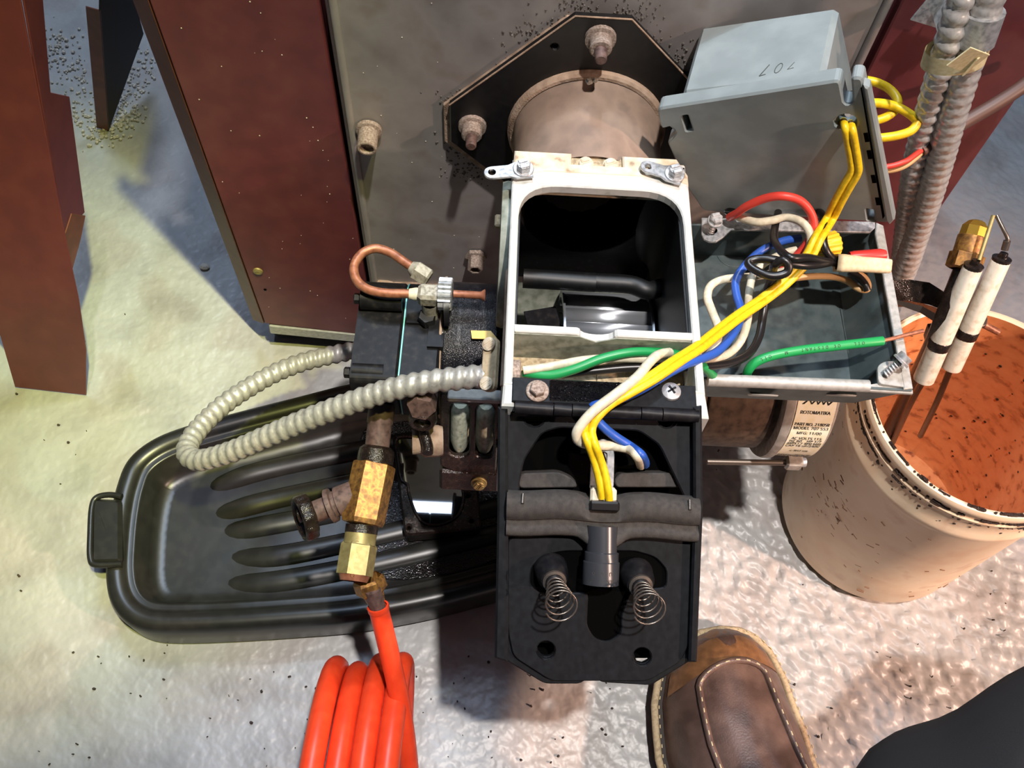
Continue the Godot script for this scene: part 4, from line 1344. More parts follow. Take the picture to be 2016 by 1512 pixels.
func pan() -> void:
	var t = thing("drain_pan", Vector3(-0.12, 0, 0.18), "long black plastic tray with ribbed floor and end latch, under the burner", "tray")
	var out = ccw(closed_curve([Vector3(-0.1228, 0.0440, 0.0552), Vector3(-0.1750, 0.0440, 0.0732), Vector3(-0.2300, 0.0440, 0.0929), Vector3(-0.2731, 0.0440, 0.1101), Vector3(-0.2960, 0.0440, 0.1250), Vector3(-0.3091, 0.0440, 0.1434), Vector3(-0.3125, 0.0440, 0.1669), Vector3(-0.3115, 0.0440, 0.1917), Vector3(-0.3080, 0.0440, 0.2177), Vector3(-0.3030, 0.0440, 0.2429), Vector3(-0.2951, 0.0440, 0.2623), Vector3(-0.2830, 0.0440, 0.2762), Vector3(-0.2670, 0.0440, 0.2843), Vector3(-0.2462, 0.0440, 0.2861), Vector3(-0.2036, 0.0440, 0.2832), Vector3(-0.1531, 0.0440, 0.2779), Vector3(-0.0983, 0.0440, 0.2708), Vector3(-0.0392, 0.0440, 0.2573), Vector3(0.0121, 0.0440, 0.2415), Vector3(0.0456, 0.0440, 0.2295), Vector3(0.0662, 0.0440, 0.2070), Vector3(0.0704, 0.0440, 0.1689), Vector3(0.0592, 0.0440, 0.1223), Vector3(0.0294, 0.0440, 0.0816), Vector3(-0.0175, 0.0440, 0.0531), Vector3(-0.0687, 0.0440, 0.0454)]), true)
	var steps = [[0.002, 0.0], [0.0, 0.004], [0.0, 0.036], [0.002, 0.042], [0.006, 0.0445], [0.014, 0.0440], [0.016, 0.0405], [0.0185, 0.0385], [0.0215, 0.0395], [0.0235, 0.0385], [0.028, 0.018], [0.033, 0.0128], [0.040, 0.012]]
	var rings = []
	for q in steps:
		rings.append(ring3(inset(out, q[0]), q[1]))
	var s = st()
	skin(s, rings)
	var last = inset(out, 0.040)
	var ix = Geometry2D.triangulate_polygon(last)
	for i in range(0, ix.size(), 3):
		tri(s, Vector3(last[ix[i]].x, 0.012, last[ix[i]].y), Vector3(last[ix[i + 1]].x, 0.012, last[ix[i + 1]].y), Vector3(last[ix[i + 2]].x, 0.012, last[ix[i + 2]].y), Vector3.UP, 1)
	part(t, "tray_body", s, M.pan)
	# pressed ribs along the floor
	for q in [[Vector3(-0.2499, 0.0115, 0.1584), Vector3(-0.2195, 0.0115, 0.1424), Vector3(-0.1813, 0.0115, 0.1288), Vector3(-0.1199, 0.0115, 0.1117), Vector3(-0.0478, 0.0115, 0.0927)], [Vector3(-0.2411, 0.0115, 0.1815), Vector3(-0.2103, 0.0115, 0.1697), Vector3(-0.1768, 0.0115, 0.1586), Vector3(-0.1165, 0.0115, 0.1412), Vector3(-0.0727, 0.0115, 0.1268)], [Vector3(-0.2320, 0.0115, 0.1949), Vector3(-0.1985, 0.0115, 0.1878), Vector3(-0.1564, 0.0115, 0.1775), Vector3(-0.1308, 0.0115, 0.1706)], [Vector3(-0.2281, 0.0115, 0.2154), Vector3(-0.1773, 0.0115, 0.2122), Vector3(-0.1188, 0.0115, 0.1978), Vector3(-0.0549, 0.0115, 0.1792), Vector3(0.0107, 0.0115, 0.1591)], [Vector3(-0.2280, 0.0115, 0.2382), Vector3(-0.1738, 0.0115, 0.2341), Vector3(-0.1077, 0.0115, 0.2188), Vector3(-0.0402, 0.0115, 0.1996), Vector3(0.0247, 0.0115, 0.1796)]]:
		s = st()
		q[0].y -= 0.0085
		sweep(s, smooth(q, 6), 0.0095, 16, 0.0, 0.0, 0.62)
		part(t, "rib", s, M.pan)
	s = st()
	var hp = rounded([Vector3(-0.3271, 0.0460, 0.1798), Vector3(-0.3018, 0.0460, 0.1803), Vector3(-0.2892, 0.0460, 0.2337), Vector3(-0.3138, 0.0460, 0.2357)].map(func(p): return Vector2(p.x, p.z)), 0.004, 3)
	slab(s, hp, [], 0.034, 0.0475, Transform3D(Basis(Vector3(1, 0, 0), Vector3(0, 0, 1), Vector3(0, 1, 0)), Vector3.ZERO), 0.003)
	var g = part(t, "latch", s, M.pan)
	s = st()
	sweep(s, smooth([Vector3(-0.3021, 0.0470, 0.1780), Vector3(-0.3128, 0.0470, 0.1768), Vector3(-0.3225, 0.0470, 0.1799), Vector3(-0.3240, 0.0470, 0.1890), Vector3(-0.3197, 0.0470, 0.2107), Vector3(-0.3146, 0.0470, 0.2310), Vector3(-0.3084, 0.0470, 0.2366), Vector3(-0.2886, 0.0470, 0.2349)], 5), 0.0026, 8)
	part(g, "latch_bead", s, M.pan)
	s = st()
	slab(s, closed_curve([Vector3(-0.1150, 0.0135, 0.0920), Vector3(-0.1151, 0.0135, 0.1322), Vector3(-0.1173, 0.0135, 0.1708), Vector3(-0.1093, 0.0135, 0.2026), Vector3(-0.0983, 0.0135, 0.2243), Vector3(-0.0553, 0.0135, 0.2268), Vector3(0.0124, 0.0135, 0.2060), Vector3(0.0423, 0.0135, 0.1772), Vector3(0.0271, 0.0135, 0.1101), Vector3(-0.0304, 0.0135, 0.0719), Vector3(-0.0869, 0.0135, 0.0707)], 5), [], 0.0115, 0.0132, Transform3D(Basis(Vector3(1, 0, 0), Vector3(0, 0, 1), Vector3(0, 1, 0)), Vector3.ZERO), 0.0004)
	var o = solo("spilled_oil", s, M.oilwet, "film of black oil spread over the tray floor under the pump", "oil")
	# pump cover lying in the tray, brim-full of oil
	var c = thing("strainer_cover", Vector3(-0.0439, 0.0120, 0.1476), "square cast cover dish with corner screw holes, brimming with dark oil in the black tray", "cover")
	var DX = Transform3D(Basis(Vector3(1, 0, 0), Vector3(0, 0, 1), Vector3(0, 1, 0)), Vector3.ZERO)
	var po = rounded(flat2([Vector3(-0.0864, 0.0300, 0.1025), Vector3(-0.0331, 0.0300, 0.0998), Vector3(-0.0244, 0.0300, 0.1324), Vector3(-0.0083, 0.0300, 0.1413), Vector3(-0.0026, 0.0300, 0.1867), Vector3(-0.0669, 0.0300, 0.1960)]), 0.006, 4)
	var hole = closed_curve([Vector3(-0.0815, 0.0300, 0.1063), Vector3(-0.0600, 0.0300, 0.1042), Vector3(-0.0365, 0.0300, 0.1040), Vector3(-0.0315, 0.0300, 0.1255), Vector3(-0.0238, 0.0300, 0.1420), Vector3(-0.0196, 0.0300, 0.1608), Vector3(-0.0240, 0.0300, 0.1763), Vector3(-0.0373, 0.0300, 0.1847), Vector3(-0.0511, 0.0300, 0.1840), Vector3(-0.0597, 0.0300, 0.1743), Vector3(-0.0662, 0.0300, 0.1583), Vector3(-0.0683, 0.0300, 0.1499), Vector3(-0.0745, 0.0300, 0.1445), Vector3(-0.0789, 0.0300, 0.1254)], 5)
	s = st()
	slab(s, po, [hole, circle(flat2([Vector3(-0.0641, 0.0300, 0.1882)])[0], 0.0016, 10), circle(flat2([Vector3(-0.0116, 0.0300, 0.1794)])[0], 0.0016, 10), circle(flat2([Vector3(-0.0159, 0.0300, 0.1568)])[0], 0.0016, 10)], 0.0178, 0.033, DX, 0.0016)
	part(c, "cover_plate", s, M.oily)
	s = st()
	slab(s, inset(ccw(hole, true), -0.001), [], 0.018, 0.0322, DX)
	part(c, "oil_pool", s, M.oil, "still mirror-like oil")
	s = st()
	sweep(s, ring3(hole, 0.0332) + [ring3(hole, 0.0332)[0]], 0.0012, 8)
	part(c, "recess_lip", s, M.oily)


func valve_and_hose() -> void:
	var t = thing("brass_valve", Vector3(-0.0808, 0.1900, 0.2435), "tarnished brass hex valve with side branch, hanging from the pump over the tray", "valve")
	var p0 = Vector3(-0.0711, 0.2360, 0.1779)
	var p1 = Vector3(-0.0727, 0.2240, 0.2050)
	var s = st()
	lathe(s, [Vector2(0.0086, 0.0), Vector2(0.0086, 0.012), Vector2(0.0080, 0.013), Vector2(0.0080, p0.distance_to(p1))], along(p0, p1 - p0), 24)
	part(t, "pipe_nipple", s, M.brownpipe)
	var p2 = Vector3(-0.0734, 0.2210, 0.2134)
	s = st()
	lathe(s, [Vector2(0.0090, -0.002), Vector2(0.0112, 0.0), Vector2(0.0118, 0.004), Vector2(0.0118, p1.distance_to(p2)), Vector2(0.006, p1.distance_to(p2))], along(p1, p2 - p1), 24)
	part(t, "pipe_collar", s, M.oily)
	var p3 = Vector3(-0.0784, 0.2105, 0.2523)
	var A = along(p2, p3 - p2, Vector3(0.9, 0.25, 0.1))
	var L = p2.distance_to(p3)
	s = st()
	lathe(s, [Vector2(0.010, -0.001), Vector2(0.0138, 0.001), Vector2(0.0140, 0.003), Vector2(0.0140, L - 0.004), Vector2(0.0132, L - 0.001), Vector2(0.010, L)], A, 6, true)
	part(t, "hex_body", s, M.brass)
	var p4 = Vector3(-0.0787, 0.2090, 0.2572)
	s = st()
	lathe(s, [Vector2(0.0104, 0), Vector2(0.0104, p3.distance_to(p4))], along(p3, p4 - p3), 24)
	part(t, "thread_ring", s, M.oily)
	var p5 = Vector3(-0.0806, 0.2030, 0.2828)
	var L2 = p4.distance_to(p5)
	var A2 = along(p4, p5 - p4, Vector3(0.9, 0.25, 0.1))
	s = st()
	lathe(s, [Vector2(0.009, 0.0), Vector2(0.0102, 0.0), Vector2(0.0102, L2 * 0.28)], A2, 24)
	lathe(s, [Vector2(0.0104, L2 * 0.24), Vector2(0.0116, L2 * 0.3), Vector2(0.0116, L2)], A2, 6, true)
	part(t, "adapter", s, M.brass_clean)
	s = st()
	lathe(s, [Vector2(0.0113, L2 - 0.0002), Vector2(0.0, L2 + 0.0002)], A2, 6, true)
	lathe(s, [Vector2(0.0100, L2), Vector2(0.0086, L2 + 0.004), Vector2(0.0086, L2 + 0.004)], A2, 20)
	part(t, "adapter_face", s, M.copper)
	s = st()
	for i in 7:
		var q = A2 * Vector3(0, L2 * (0.16 + i * 0.125), 0) + Vector3(-0.02, 0.86, 0.5).normalized() * 0.0101
		var ring = []
		var B = along(q, Vector3(-0.02, 0.86, 0.5))
		for k in 13:
			ring.append(B * Vector3(cos(TAU * k / 12.0) * 0.0012, 0, sin(TAU * k / 12.0) * 0.0012))
		sweep(s, ring, 0.00028, 5)
	part(t, "stamped_ring", s, M.brass)
	# side branch with a scalloped hand nut
	var b0 = Vector3(-0.0806, 0.2140, 0.2322)
	var b1 = Vector3(-0.1037, 0.2090, 0.2412)
	s = st()
	lathe(s, [Vector2(0.0105, 0.004), Vector2(0.0105, 0.016), Vector2(0.0085, 0.0165), Vector2(0.0085, 0.019), Vector2(0.0112, 0.0195), Vector2(0.0115, 0.0225), Vector2(0.0072, 0.023), Vector2(0.0072, 0.032)], along(b0, b1 - b0), 24)
	part(t, "branch_pipe", s, M.brownpipe)
	s = st()
	var b2 = Vector3(-0.0989, 0.2085, 0.2408)
	var b3 = Vector3(-0.1204, 0.2040, 0.2446)
	sweep(s, [b2, b3], 0.0058, 16)
	part(t, "branch_stub", s, M.oily)
	s = st()
	var B2 = along(Vector3(-0.1123, 0.2050, 0.2450), Vector3(-0.9, 0.22, 0.5))
	var n = 64
	var profile = [[0.0145, 0.0], [0.0155, 0.001], [0.0155, 0.0075], [0.0145, 0.009], [0.0128, 0.009], [0.0122, 0.002], [0.004, 0.0015]]
	var rings = []
	for q in profile:
		var ring = []
		for k in n:
			var a = TAU * k / n
			var r: float = q[0] - (0.0011 * pow(absf(sin(a * 5.0)), 3.0) if q[0] > 0.0135 else 0.0)
			ring.append(B2 * Vector3(cos(a) * r, q[1], sin(a) * r))
		rings.append(ring)
	skin(s, rings)
	part(t, "hand_nut", s, M.oily, "scalloped dark hand nut")
	# orange-sleeved fuel line
	var f = thing("fuel_line", Vector3(-0.0870, 0.0000, 0.3398), "bright orange sleeved fuel line coiled on the floor, rising to the brass valve", "hose")
	s = st()
	lathe(s, [Vector2(0.0095, 0.0), Vector2(0.0105, 0.002), Vector2(0.0105, 0.009), Vector2(0.0070, 0.012), Vector2(0.0058, 0.018)], along(Vector3(-0.0738, 0.1900, 0.2805), Vector3(-0.0666, 0.1750, 0.2959) - Vector3(-0.0738, 0.1900, 0.2805)), 6, true)
	part(f, "flare_nut", s, M.brass)
	s = st()
	wire(s, [Vector3(-0.0698, 0.1920, 0.2882), Vector3(-0.0671, 0.1820, 0.2952), Vector3(-0.0638, 0.1720, 0.3029)], 0.0053, 16)
	part(f, "copper_end", s, M.brownpipe, "bare brown copper end")
	s = st()
	var line: Array = smooth([Vector3(-0.0658, 0.1790, 0.2976), Vector3(-0.0621, 0.1660, 0.3090), Vector3(-0.0574, 0.1520, 0.3236), Vector3(-0.0517, 0.1350, 0.3429), Vector3(-0.0469, 0.1180, 0.3627), Vector3(-0.0432, 0.0950, 0.3854), Vector3(-0.0405, 0.0700, 0.4088)], 8)
	sweep(s, line, 0.0066, 18)
	lathe(s, [Vector2(0.0058, 0.0), Vector2(0.0071, 0.0), Vector2(0.0071, 0.003), Vector2(0.0066, 0.004)], along(Vector3(-0.0664, 0.1810, 0.2959), Vector3(-0.0621, 0.1660, 0.3090) - Vector3(-0.0664, 0.1810, 0.2959)), 18)
	part(f, "riser", s, M.orange)
	s = st()
	var back = Vector3(-0.0909, 0.0950, 0.3192)
	var pts = []
	var turns = 4
	for i in turns * 40 + 1:
		var tt = i / 40.0 + 0.45
		var a = TAU * tt + PI
		var ra = 1.0 + 0.03 * sin(tt * 2.3)
		pts.append(Vector3(back.x - 0.027 + 0.0158 * tt + 0.004 * sin(a), 0.0775 + sin(a) * 0.069 * ra, back.z + 0.099 + cos(a) * 0.099 * ra - 0.002 * tt))
	sweep(s, pts, 0.0078, 18)
	part(f, "coil", s, M.orange)


func junction_box() -> void:
	var t = thing("wiring_box", Vector3(0.187, 0.288, 0.135), "open square galvanised wiring box full of loose wires, right of the housing", "junction box")
	var R = Transform3D(Basis(Vector3.RIGHT, Vector3.FORWARD, Vector3.UP), Vector3.ZERO)
	var y = 0.318
	var TL = Vector3(0.1272, 0.3180, 0.0832)
	var TR = Vector3(0.2442, 0.3180, 0.0760)
	var BR = Vector3(0.2417, 0.3180, 0.1940)
	var BL = Vector3(0.1241, 0.3180, 0.1925)
	var f = 0.288
	var s = st()
	var fr = [Vector3(0.1135, f, TL.z + 0.001), Vector3(TR.x - 0.019, f, TR.z + 0.001), Vector3(BR.x - 0.022, f, BR.z - 0.007), Vector3(0.1135, f, BL.z - 0.005)]
	slab(s, [Vector2(fr[0].x, -fr[0].z), Vector2(fr[1].x, -fr[1].z), Vector2(fr[2].x, -fr[2].z), Vector2(fr[3].x, -fr[3].z)], [], f - 0.0014, f, R)
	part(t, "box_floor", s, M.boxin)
	s = st()
	var top = [Vector3(0.1135, y, TL.z), TR, BR, Vector3(0.1135, y, BL.z)]
	for q in [[0, 1], [1, 2], [2, 3]]:
		var a: Vector3 = top[q[0]]
		var b: Vector3 = top[q[1]]
		var c: Vector3 = fr[q[1]]
		var d: Vector3 = fr[q[0]]
		var n = (b - a).cross(c - a).normalized() * 0.0014
		skin(s, [[a, b, c, d], [a + n, b + n, c + n, d + n]], true, true, true, -1)
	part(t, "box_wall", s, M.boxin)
	# rim flange: rear with lug, right side, rolled front lip, corner tab
	s = st()
	slab(s, [Vector3(0.1271, 0.3180, 0.0897), Vector3(0.1284, 0.3180, 0.0936), Vector3(0.1315, 0.3180, 0.0954), Vector3(0.1360, 0.3180, 0.0951), Vector3(0.1408, 0.3180, 0.0912), Vector3(0.1465, 0.3180, 0.0848), Vector3(0.2351, 0.3180, 0.0814), Vector3(0.2390, 0.3180, 0.0775), Vector3(0.2399, 0.3180, 0.0725), Vector3(0.1280, 0.3180, 0.0767)].map(func(p): return Vector2(p.x, -p.z)), [circle(Vector2(Vector3(0.1348, 0.3180, 0.0864).x, -Vector3(0.1348, 0.3180, 0.0864).z), 0.0022, 12)], y - 0.0006, y + 0.001, R, 0.0003)
	part(t, "rear_rim", s, M.zinc)
	s = st()
	slab(s, [Vector3(0.2404, 0.3180, 0.0733), Vector3(0.2446, 0.3180, 0.0755), Vector3(0.2420, 0.3180, 0.1940), Vector3(0.2365, 0.3180, 0.1950), Vector3(0.2382, 0.3180, 0.0825)].map(func(p): return Vector2(p.x, -p.z)), [], y - 0.0006, y + 0.0014, R, 0.0005)
	part(t, "side_rim", s, M.galv)
	s = st()
	sweep(s, [Vector3(0.1232, 0.3185, 0.1948), Vector3(0.2164, 0.3185, 0.1937)], 0.0036, 14)
	part(t, "front_lip", s, M.galv, "rolled front lip")
	s = st()
	slab(s, rounded([Vector3(0.2236, 0.3180, 0.1802), Vector3(0.2283, 0.3180, 0.1768), Vector3(0.2418, 0.3180, 0.1754), Vector3(0.2417, 0.3180, 0.1940), Vector3(0.2222, 0.3180, 0.1921)].map(func(p): return Vector2(p.x, -p.z)), 0.003, 3), [], y - 0.0008, y + 0.0012, R, 0.0003)
	slab(s, [Vector3(0.2146, 0.3160, 0.1924), Vector3(0.2233, 0.3160, 0.1903), Vector3(0.2431, 0.3160, 0.1925), Vector3(0.2427, 0.3160, 0.1962), Vector3(0.2159, 0.3160, 0.1957)].map(func(p): return Vector2(p.x, -p.z)), [], y - 0.003, y - 0.0012, R, 0.0003)
	part(t, "corner_tab", s, M.galv)
	for q in [Vector3(0.1552, 0.2880, 0.0803), Vector3(0.2355, 0.2880, 0.1152)]:
		s = st()
		var ring = []
		for k in 41:
			ring.append(q + Vector3(cos(TAU * k / 40.0) * 0.0105, 0.0002, sin(TAU * k / 40.0) * 0.0105))
		sweep(s, ring, 0.00035, 5)
		part(t, "knockout", s, M.boxin)
	s = st()
	sweep(s, [Vector3(0.2218, 0.2882, 0.1200), Vector3(0.2221, 0.2882, 0.1703)], 0.0005, 6)
	part(t, "pressed_seam", s, M.boxin)
	for kp in [Vector3(0.1596, 0.3030, 0.1941), Vector3(0.2061, 0.3030, 0.1916)]:
		s = st()
		lathe(s, [Vector2(0.009, 0.0), Vector2(0.0085, 0.0008), Vector2(0, 0.0008)], along(kp, Vector3(0, -0.45, 0.9)), 20)
		part(t, "knockout", s, M.galv)
	# screws standing in the tabs
	s = st()
	var e = Vector3(0.1327, 0.3300, 0.0885)
	bolt(s, e, Vector3(0.05, 1, 0.15), 0.0042, 0.005, 0.0048, 6, true)
	var a0 = Vector3(0.1324, 0.3190, 0.0893)
	var th = []
	for i in 61:
		var u = i / 60.0
		th.append(a0.lerp(e, u) + Vector3(cos(u * TAU * 6.0), 0, sin(u * TAU * 6.0)) * 0.0018)
	sweep(s, [a0, e], 0.0016, 10)
	sweep(s, th, 0.0005, 5)
	solo("box_screw", s, M.zinc, "slotted hex screw standing in the rear left lug of the wiring box", "screw", "wiring box screws").position = Vector3.ZERO
	s = st()
	var e1 = Vector3(0.2331, 0.3275, 0.1818)
	var e0 = Vector3(0.2262, 0.3205, 0.1869)
	th = []
	for i in 61:
		var u = i / 60.0
		th.append(e0.lerp(e1, u) + along(e0, e1 - e0).basis * Vector3(cos(u * TAU * 6.0), 0, sin(u * TAU * 6.0)) * 0.0021)
	sweep(s, [e0, e1], 0.0019, 10)
	sweep(s, th, 0.0006, 5)
	lathe(s, [Vector2(0, 0), Vector2(0.0052, 0.0), Vector2(0.0052, 0.0012), Vector2(0.0042, 0.0018), Vector2(0.0042, 0.0048), Vector2(0.003, 0.0052), Vector2(0, 0.0052)], along(e1, e1 - e0), 18)
	solo("box_screw", s, M.zinc, "bright screw lying on the front right corner tab of the wiring box", "screw", "wiring box screws")


func control_unit() -> void:
	var X = Transform3D(Basis(Vector3(0.8445, 0.4603, 0.2738), Vector3(-0.4722, 0.8811, -0.0251), Vector3(-0.2528, -0.1081, 0.9615)), Vector3(0.1581, 0.3714, 0.0753))
	var t = thing("primary_control", X * Vector3(0, -0.05, -0.03), "grey boxed burner control tipped on its edge behind the wiring box, number pencilled on top", "control box")
	var s = st()
	var out = rounded([Vector2(-0.0553, 0.0512), Vector2(0.0466, 0.0577), Vector2(0.0463, 0.0401), Vector2(0.0504, 0.0402), Vector2(0.0520, 0.0586), Vector2(0.0575, 0.0577), Vector2(0.0573, -0.0638), Vector2(-0.0551, -0.0445), Vector2(-0.0588, -0.0196), Vector2(-0.0584, 0.0230), Vector2(-0.0504, 0.0300), Vector2(-0.0515, 0.0358), Vector2(-0.0582, 0.0336), Vector2(-0.0578, 0.0405)], 0.003, 3)
	slab(s, out, [circle(Vector2(0.0451, 0.0267), 0.0056, 20), rounded([Vector2(-0.0428, 0.0428), Vector2(-0.0393, 0.0432), Vector2(-0.0401, 0.0314), Vector2(-0.0436, 0.0309)], 0.0006, 2), circle(Vector2(-0.0366, -0.0468), 0.0036, 16), rounded([Vector2(0.0458, -0.0490), Vector2(0.0496, -0.0508), Vector2(0.0492, -0.0613), Vector2(0.0453, -0.0601)], 0.0008, 2)], -0.009, 0.0, X, 0.0012)
	part(t, "base_plate", s, M.boxgrey)
	s = st()
	slab(s, [Vector2(0.0557, 0.0512), Vector2(0.0564, 0.0511), Vector2(0.0553, -0.0561), Vector2(0.0538, -0.0590)], [], 0.0, 0.0002, X)
	for q in [[1704, 258], [1711, 296], [1718, 338], [1726, 384]]:
		var p = Vector2.ZERO
		match q[0]:
			1704: p = Vector2(0.0538, 0.0139)
			1711: p = Vector2(0.0536, -0.0002)
			1718: p = Vector2(0.0532, -0.0212)
			_: p = Vector2(0.0530, -0.0417)
		box(s, X * Vector3(p.x, p.y, 0.0), Vector3(0.0022, 0.007, 0.0008), X.basis, 0.0001)
	part(t, "vent_slot", s, M.shade_black)  # slots and groove are black pieces, shade painted in place of depth
	s = st()
	slab(s, [Vector2(0.0574, 0.0535), Vector2(0.0601, 0.0513), Vector2(0.0607, -0.0589), Vector2(0.0573, -0.0638), Vector2(0.0556, -0.0586)], [], -0.0045, 0.0014, X, 0.001)
	part(t, "side_flange", s, M.boxgrey)
	s = st()
	box(s, X * Vector3(-0.0035, 0.0032, -0.0355), Vector3(0.079, 0.0965, 0.053), X.basis, 0.0028)
	part(t, "cover_box", s, M.boxgrey)
	s = st()
	box(s, X * Vector3(-0.003, 0.003, -0.012), Vector3(0.088, 0.086, 0.006), X.basis, 0.001)
	part(t, "hole_backing", s, M.shade_black)  # black slab that darkens the holes in the plate
	# pencilled number on the top face
	s = st()
	var o = Vector3(0.0050, 0.05155, -0.0235)
	var G = func(x: float, z: float) -> Vector3: return X * (o + Vector3(x, 0, z) * 0.001)
	sweep(s, [G.call(0, 0), G.call(-4.2, 7.6)], 0.0003, 5)
	sweep(s, [G.call(-4.2, 7.6), G.call(-0.9, 6.8)], 0.00025, 5)
	var el = []
	for k in 15:
		var a = TAU * k / 14.0
		el.append(G.call(5.6 + cos(a) * 1.7 - sin(a) * 0.8, 3.4 + sin(a) * 3.4))
	sweep(s, el, 0.00022, 5)
	sweep(s, [G.call(13.6, 0.4), G.call(10.6, 5.2), G.call(13.8, 4.4)], 0.0002, 5)
	part(t, "pencilled_number", s, M.pencil)
	s = st()
	box(s, X * (o + Vector3(0.0065, 0.0, 0.0135)), Vector3(0.0022, 0.0003, 0.0062), X.basis, 0.0001)
	part(t, "glue_mark", s, M.tan)


func a_wire(pts: Array, r: float, mat: Material, called: String, label: String, group := "") -> void:
	var s = st()
	wire(s, pts, r, 10)
	solo(called, s, mat, label, "wire", group)


func wiring() -> void:
	# in the wiring box
	a_wire([Vector3(0.1435, 0.3260, 0.0813), Vector3(0.1456, 0.3340, 0.0846), Vector3(0.1490, 0.3440, 0.0871), Vector3(0.1567, 0.3540, 0.0891), Vector3(0.1653, 0.3600, 0.0917), Vector3(0.1759, 0.3590, 0.0936), Vector3(0.1840, 0.3530, 0.0977), Vector3(0.1871, 0.3460, 0.1033), Vector3(0.1847, 0.3400, 0.1094), Vector3(0.1810, 0.3330, 0.1126), Vector3(0.1764, 0.3290, 0.1175), Vector3(0.1724, 0.3260, 0.1205)], 0.0026, M.red_wire, "red_wire", "red wire arching out of the lower hole in the grey control")
	a_wire([Vector3(0.1475, 0.3260, 0.0795), Vector3(0.1510, 0.3310, 0.0861), Vector3(0.1569, 0.3360, 0.0922), Vector3(0.1649, 0.3400, 0.0937), Vector3(0.1730, 0.3440, 0.0941), Vector3(0.1800, 0.3470, 0.0996), Vector3(0.1843, 0.3460, 0.1065), Vector3(0.1852, 0.3420, 0.1124), Vector3(0.1828, 0.3360, 0.1178), Vector3(0.1779, 0.3310, 0.1208), Vector3(0.1719, 0.3270, 0.1220), Vector3(0.1642, 0.3220, 0.1208)], 0.0025, M.white_wire, "white_wire", "white wire looping beside the red one out of the control's lower hole")
	a_wire([Vector3(0.1132, 0.3310, 0.1939), Vector3(0.1197, 0.3300, 0.1873), Vector3(0.1240, 0.3280, 0.1822), Vector3(0.1286, 0.3260, 0.1732), Vector3(0.1303, 0.3250, 0.1631), Vector3(0.1278, 0.3240, 0.1509), Vector3(0.1261, 0.3230, 0.1406), Vector3(0.1292, 0.3220, 0.1312), Vector3(0.1376, 0.3210, 0.1255), Vector3(0.1487, 0.3210, 0.1233), Vector3(0.1613, 0.3210, 0.1210), Vector3(0.1726, 0.3210, 0.1180)], 0.0025, M.white_wire, "white_wire", "printed white wire bulging leftmost in the wiring box")
	a_wire([Vector3(0.0166, 0.3420, 0.2079), Vector3(0.0303, 0.3430, 0.2055), Vector3(0.0495, 0.3440, 0.2008), Vector3(0.0689, 0.3440, 0.1985), Vector3(0.0888, 0.3420, 0.1968), Vector3(0.1047, 0.3400, 0.1950), Vector3(0.1200, 0.3360, 0.1912), Vector3(0.1332, 0.3260, 0.1822), Vector3(0.1436, 0.3220, 0.1699), Vector3(0.1495, 0.3210, 0.1541), Vector3(0.1513, 0.3220, 0.1384), Vector3(0.1542, 0.3250, 0.1254), Vector3(0.1613, 0.3280, 0.1170), Vector3(0.1739, 0.3300, 0.1101), Vector3(0.1810, 0.3310, 0.1081)], 0.0024, M.white_wire, "white_wire", "long white wire from the cable bushing, climbing right of the blue wire")
	a_wire([Vector3(0.1836, 0.3120, 0.1155), Vector3(0.1962, 0.3130, 0.1138), Vector3(0.2085, 0.3140, 0.1142), Vector3(0.2166, 0.3150, 0.1175), Vector3(0.2228, 0.3150, 0.1228), Vector3(0.2277, 0.3150, 0.1233), Vector3(0.2288, 0.3160, 0.1201), Vector3(0.2258, 0.3180, 0.1160), Vector3(0.2191, 0.3200, 0.1140)], 0.0021, M.tan_wire, "tan_wire", "tan wire in a small hairpin below the beige crimp cap")
	a_wire([Vector3(0.1847, 0.3300, 0.0981), Vector3(0.1729, 0.3310, 0.1020), Vector3(0.1600, 0.3300, 0.1090), Vector3(0.1496, 0.3280, 0.1192), Vector3(0.1434, 0.3260, 0.1294), Vector3(0.1428, 0.3260, 0.1398), Vector3(0.1440, 0.3270, 0.1505), Vector3(0.1416, 0.3290, 0.1615), Vector3(0.1348, 0.3340, 0.1744), Vector3(0.1241, 0.3430, 0.1899), Vector3(0.1128, 0.3520, 0.2007), Vector3(0.1013, 0.3590, 0.2092), Vector3(0.0897, 0.3610, 0.2174), Vector3(0.0773, 0.3620, 0.2267), Vector3(0.0656, 0.3605, 0.2325), Vector3(0.0568, 0.3580, 0.2346), Vector3(0.0526, 0.3560, 0.2352), Vector3(0.0522, 0.3530, 0.2372), Vector3(0.0564, 0.3500, 0.2414), Vector3(0.0633, 0.3470, 0.2462), Vector3(0.0734, 0.3410, 0.2496)] + [Vector3(0.0771, 0.3486, 0.2572), Vector3(0.0811, 0.3379, 0.2556), Vector3(0.0835, 0.3276, 0.2535)], 0.0025, M.blue_wire, "blue_wire", "blue wire running from the wiring box down to the open igniter cover")
	a_wire([Vector3(0.0168, 0.3390, 0.2074), Vector3(0.0305, 0.3410, 0.2097), Vector3(0.0439, 0.3440, 0.2069), Vector3(0.0588, 0.3470, 0.2011), Vector3(0.0739, 0.3480, 0.1970), Vector3(0.0882, 0.3460, 0.1947), Vector3(0.1027, 0.3430, 0.1943), Vector3(0.1152, 0.3370, 0.1959), Vector3(0.1251, 0.3220, 0.1934), Vector3(0.1311, 0.3100, 0.1910)], 0.0026, M.green_wire, "green_wire", "green wire crossing the housing tray from the cable bushing")
